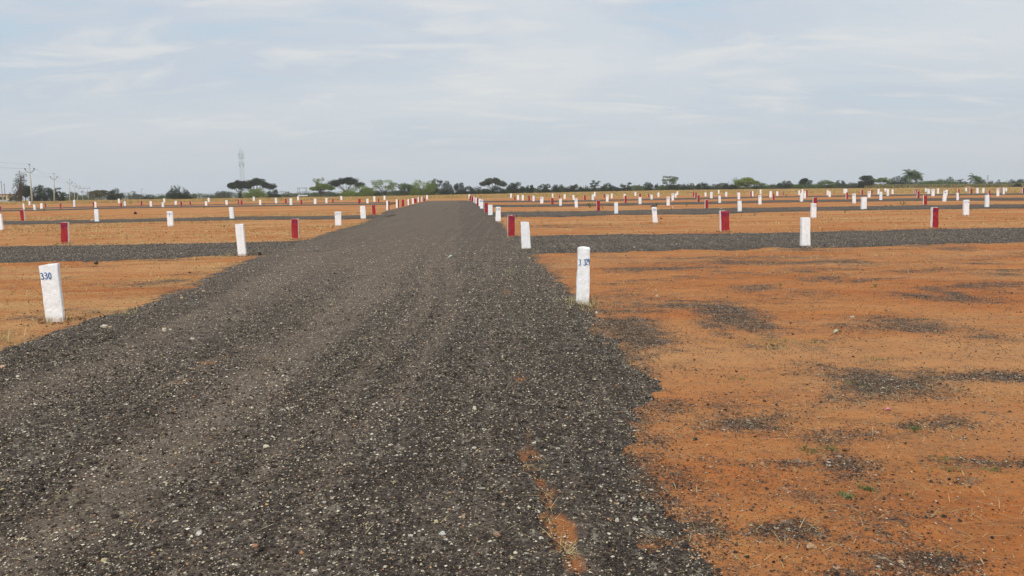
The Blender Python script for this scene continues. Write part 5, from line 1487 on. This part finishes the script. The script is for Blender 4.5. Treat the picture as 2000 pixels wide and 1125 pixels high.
def flat_leaf(px, py, lpx, wpx, col, label, name, cat, ang=0, lift=.01, curl=.3):
    p = hit(px, py); z = float(rz_at(np.array([p.x]), np.array([p.y]))[0][0]); L = lpx * p.y / F; W = wpx * p.y / F * 2.2
    V = []; Fs = []; n = 8
    for side_ in (0, 1):
        for i in range(n + 1):
            t_ = i / n; ww = W * math.sin(math.pi * min(.97, max(.06, t_))) / 2
            for s_ in (-1, 0, 1): V.append(((t_ - .5) * L, s_ * ww, lift + curl * L * .3 * math.sin(math.pi * t_) + (abs(s_) * ww * .4) + .002 * side_))
    for sd in (0, 1):
        o_ = sd * (n + 1) * 3
        for i in range(n):
            for k in (0, 1):
                a_ = o_ + i * 3 + k; q = (a_, a_ + 3, a_ + 4, a_ + 1); Fs.append(q if sd else q[::-1])
    o = mesh_np(name, np.array(V), np.array(Fs), [mat_plain(name + '_skin', col, tuple(c * .8 for c in col), 30)], True)
    o.location = (p.x, p.y, z); o.rotation_euler = (0, 0, ang); tag(o, label, cat)
flat_leaf(883, 507, 18, 4, (.55, .66, .55), 'pale green white strip lying across the main track', 'paper_strip', 'litter', .5, .01, .5)
flat_leaf(1636, 651, 17, 6, (.42, .46, .30), 'curled pale dry leaf on the right soil', 'dry_leaf', 'leaf', .15, .006, .8)
flat_leaf(1735, 802, 11, 5, (.75, .25, .40), 'small pink scrap on the right soil', 'pink_scrap', 'litter', -.3, .005, .6)
# fallen dead branch in the left field edge
p = hit(549, 390.8); root = tag(empty('dead_branch', p), 'small bare dead branch standing in the grass on the left', 'branch')
mb = MB(); k = p.y / F
mb.tube([(0, 0, 0), (.3 * k, 0, 3 * k), (-.3 * k, 0, 7 * k)], [.5 * k, .35 * k, .1 * k], 5); mb.tube([(0, 0, 1.5 * k), (1.6 * k, 0, 2.6 * k), (2.6 * k, 0, 3.4 * k)], [.35 * k, .25 * k, .1 * k], 5); mb.tube([(0, 0, .8 * k), (-1.5 * k, 0, 1.4 * k)], [.6 * k, .5 * k], 5)
mb.build('twigs', BARK, root)

# ------------------------------------------------------------------ haze
bm = MB(); bm.box((0, 1050, 60 - 1.5), (5200, 2240, 120))
hz, nt, b = new_mat('haze_air')
nt.nodes.remove(b)
pv = nt.nodes.new('ShaderNodeVolumePrincipled'); pv.inputs['Color'].default_value = (.80, .87, .95, 1); pv.inputs['Density'].default_value = .0002; pv.inputs['Anisotropy'].default_value = .2
nt.links.new(pv.outputs[0], nt.nodes['Material Output'].inputs['Volume'])
HZ = True
if HZ:
    o = bm.build('haze', hz); tag(o, 'thin pale haze lying over the whole plain', 'haze', kind='stuff')

# ------------------------------------------------------------------ sky and sun
SUN_EL, SUN_AZ = 42, 198         # azimuth clockwise from +Y (behind the camera, a little left)
w = bpy.data.worlds.new('World'); scene.world = w; w.use_nodes = True
nt = w.node_tree; T = NT(nt)
bg = nt.nodes['Background']; bg.inputs['Strength'].default_value = .1
sky = T.n('ShaderNodeTexSky', sky_type='NISHITA'); sky.sun_disc = False
sky.sun_elevation = math.radians(SUN_EL); sky.sun_rotation = math.radians(SUN_AZ)
sky.air_density = 1.2; sky.dust_density = 2.0
tc = T.n('ShaderNodeTexCoord').outputs['Generated']
sep = T.n('ShaderNodeSeparateXYZ'); T.link(tc, sep.inputs[0])
zz = T.math('ADD', T.math('MAXIMUM', sep.outputs[2], 0.0), .16)
cx = T.math('DIVIDE', sep.outputs[0], zz); cy = T.math('DIVIDE', sep.outputs[1], zz)
cb = T.n('ShaderNodeCombineXYZ'); T.link(cx, cb.inputs[0]); T.link(cy, cb.inputs[1])
n1 = T.noise(T.mapping(cb.outputs[0], (.6, .85, 1), (3.1, .7, 0), (0, 0, .12)), 1.25, 8, .55, .5)
n2 = T.noise(T.mapping(cb.outputs[0], (1.1, 2.4, 1), (7.3, 2.2, 0), (0, 0, .10)), 1.5, 9, .58, .6)
n3 = T.noise(T.mapping(cb.outputs[0], (.5, 1.1, 1), (1.3, 5.2, 0)), .8, 4, .5)
zen = T.math('ADD', 1.0, T.math('MULTIPLY', T.math('MAXIMUM', sep.outputs[2], 0.0), .55))
grey = T.ramp(sep.outputs[2], [(0.0, (.525, .590, .672)), (.10, (.525, .585, .665)), (.35, (.585, .635, .705)), (1, (.74, .78, .81))])
grey = T.mix(1.0, grey, (10.0, 10.0, 10.0), 'MULTIPLY')
lite = T.mix(T.ramp(n3, [(.4, 0.0), (.6, 1.0)]), (6.6, 6.95, 7.25), (7.0, 7.15, 7.1))
cl = T.mix(T.math('MULTIPLY', T.ramp(n1, [(.40, 0.0), (.62, .90)]), T.ramp(sep.outputs[2], [(.02, .1), (.16, 1.0)])), grey, lite)
hi = T.math('MULTIPLY', T.ramp(sep.outputs[2], [(.03, 0.0), (.12, 1.0)]), T.ramp(n2, [(.52, 0.0), (.66, .75)]))
cl = T.mix(hi, cl, (7.3, 7.35, 7.2))
clear = T.math('MULTIPLY', T.ramp(T.math('ADD', T.math('MULTIPLY', n2, .5), T.math('MULTIPLY', n1, .5)), [(.34, .9), (.45, .0)]), T.ramp(sep.outputs[2], [(.06, 0.0), (.14, 1.0)]))
blue = T.mix(.85, sky.outputs[0], (4.9, 6.3, 7.4))
c = T.mix(clear, cl, blue)
c = T.mix(.08, c, sky.outputs[0])
_a, _e = math.radians(SUN_AZ), math.radians(SUN_EL)
dt = T.n('ShaderNodeVectorMath', operation='DOT_PRODUCT'); T.link(tc, dt.inputs[0]); dt.inputs[1].default_value = (math.sin(_a) * math.cos(_e), math.cos(_a) * math.cos(_e), math.sin(_e))
gl = T.math('POWER', T.math('MAXIMUM', dt.outputs['Value'], 0.0), 2.5)
gl = T.math('ADD', 1.0, T.math('MULTIPLY', gl, .9))
vm = T.n('ShaderNodeVectorMath', operation='SCALE'); T.link(c, vm.inputs[0]); T.link(gl, vm.inputs['Scale']); c = vm.outputs[0]
T.link(c, bg.inputs['Color'])
sl = bpy.data.lights.new('sun', 'SUN'); sl.energy = 1.5; sl.angle = math.radians(12); sl.color = (1, .955, .89)
so = bpy.data.objects.new('sun', sl); COL.objects.link(so)
az = math.radians(SUN_AZ); el = math.radians(SUN_EL)
sd = Vector((math.sin(az) * math.cos(el), math.cos(az) * math.cos(el), math.sin(el)))
so.rotation_euler = sd.to_track_quat('Z', 'Y').to_euler()
so.location = sd * 50

cam = bpy.data.cameras.new('camera'); co = bpy.data.objects.new('camera', cam); COL.objects.link(co)
from mathutils import Matrix
M = Matrix((RGT, UPV, -f0)).transposed().to_4x4(); M.translation = (0, 0, CAMZ)
co.matrix_world = M
cam.sensor_width = 36; cam.lens = F / 2000 * 36; cam.clip_end = 6000; cam.clip_start = .05
scene.camera = co
scene.view_settings.view_transform = 'Standard'; scene.view_settings.look = 'None'
scene.view_settings.exposure = 0.12; scene.view_settings.gamma = 1
scene.render.resolution_x = 1024; scene.render.resolution_y = 576
scene.cycles.volume_bounces = 1
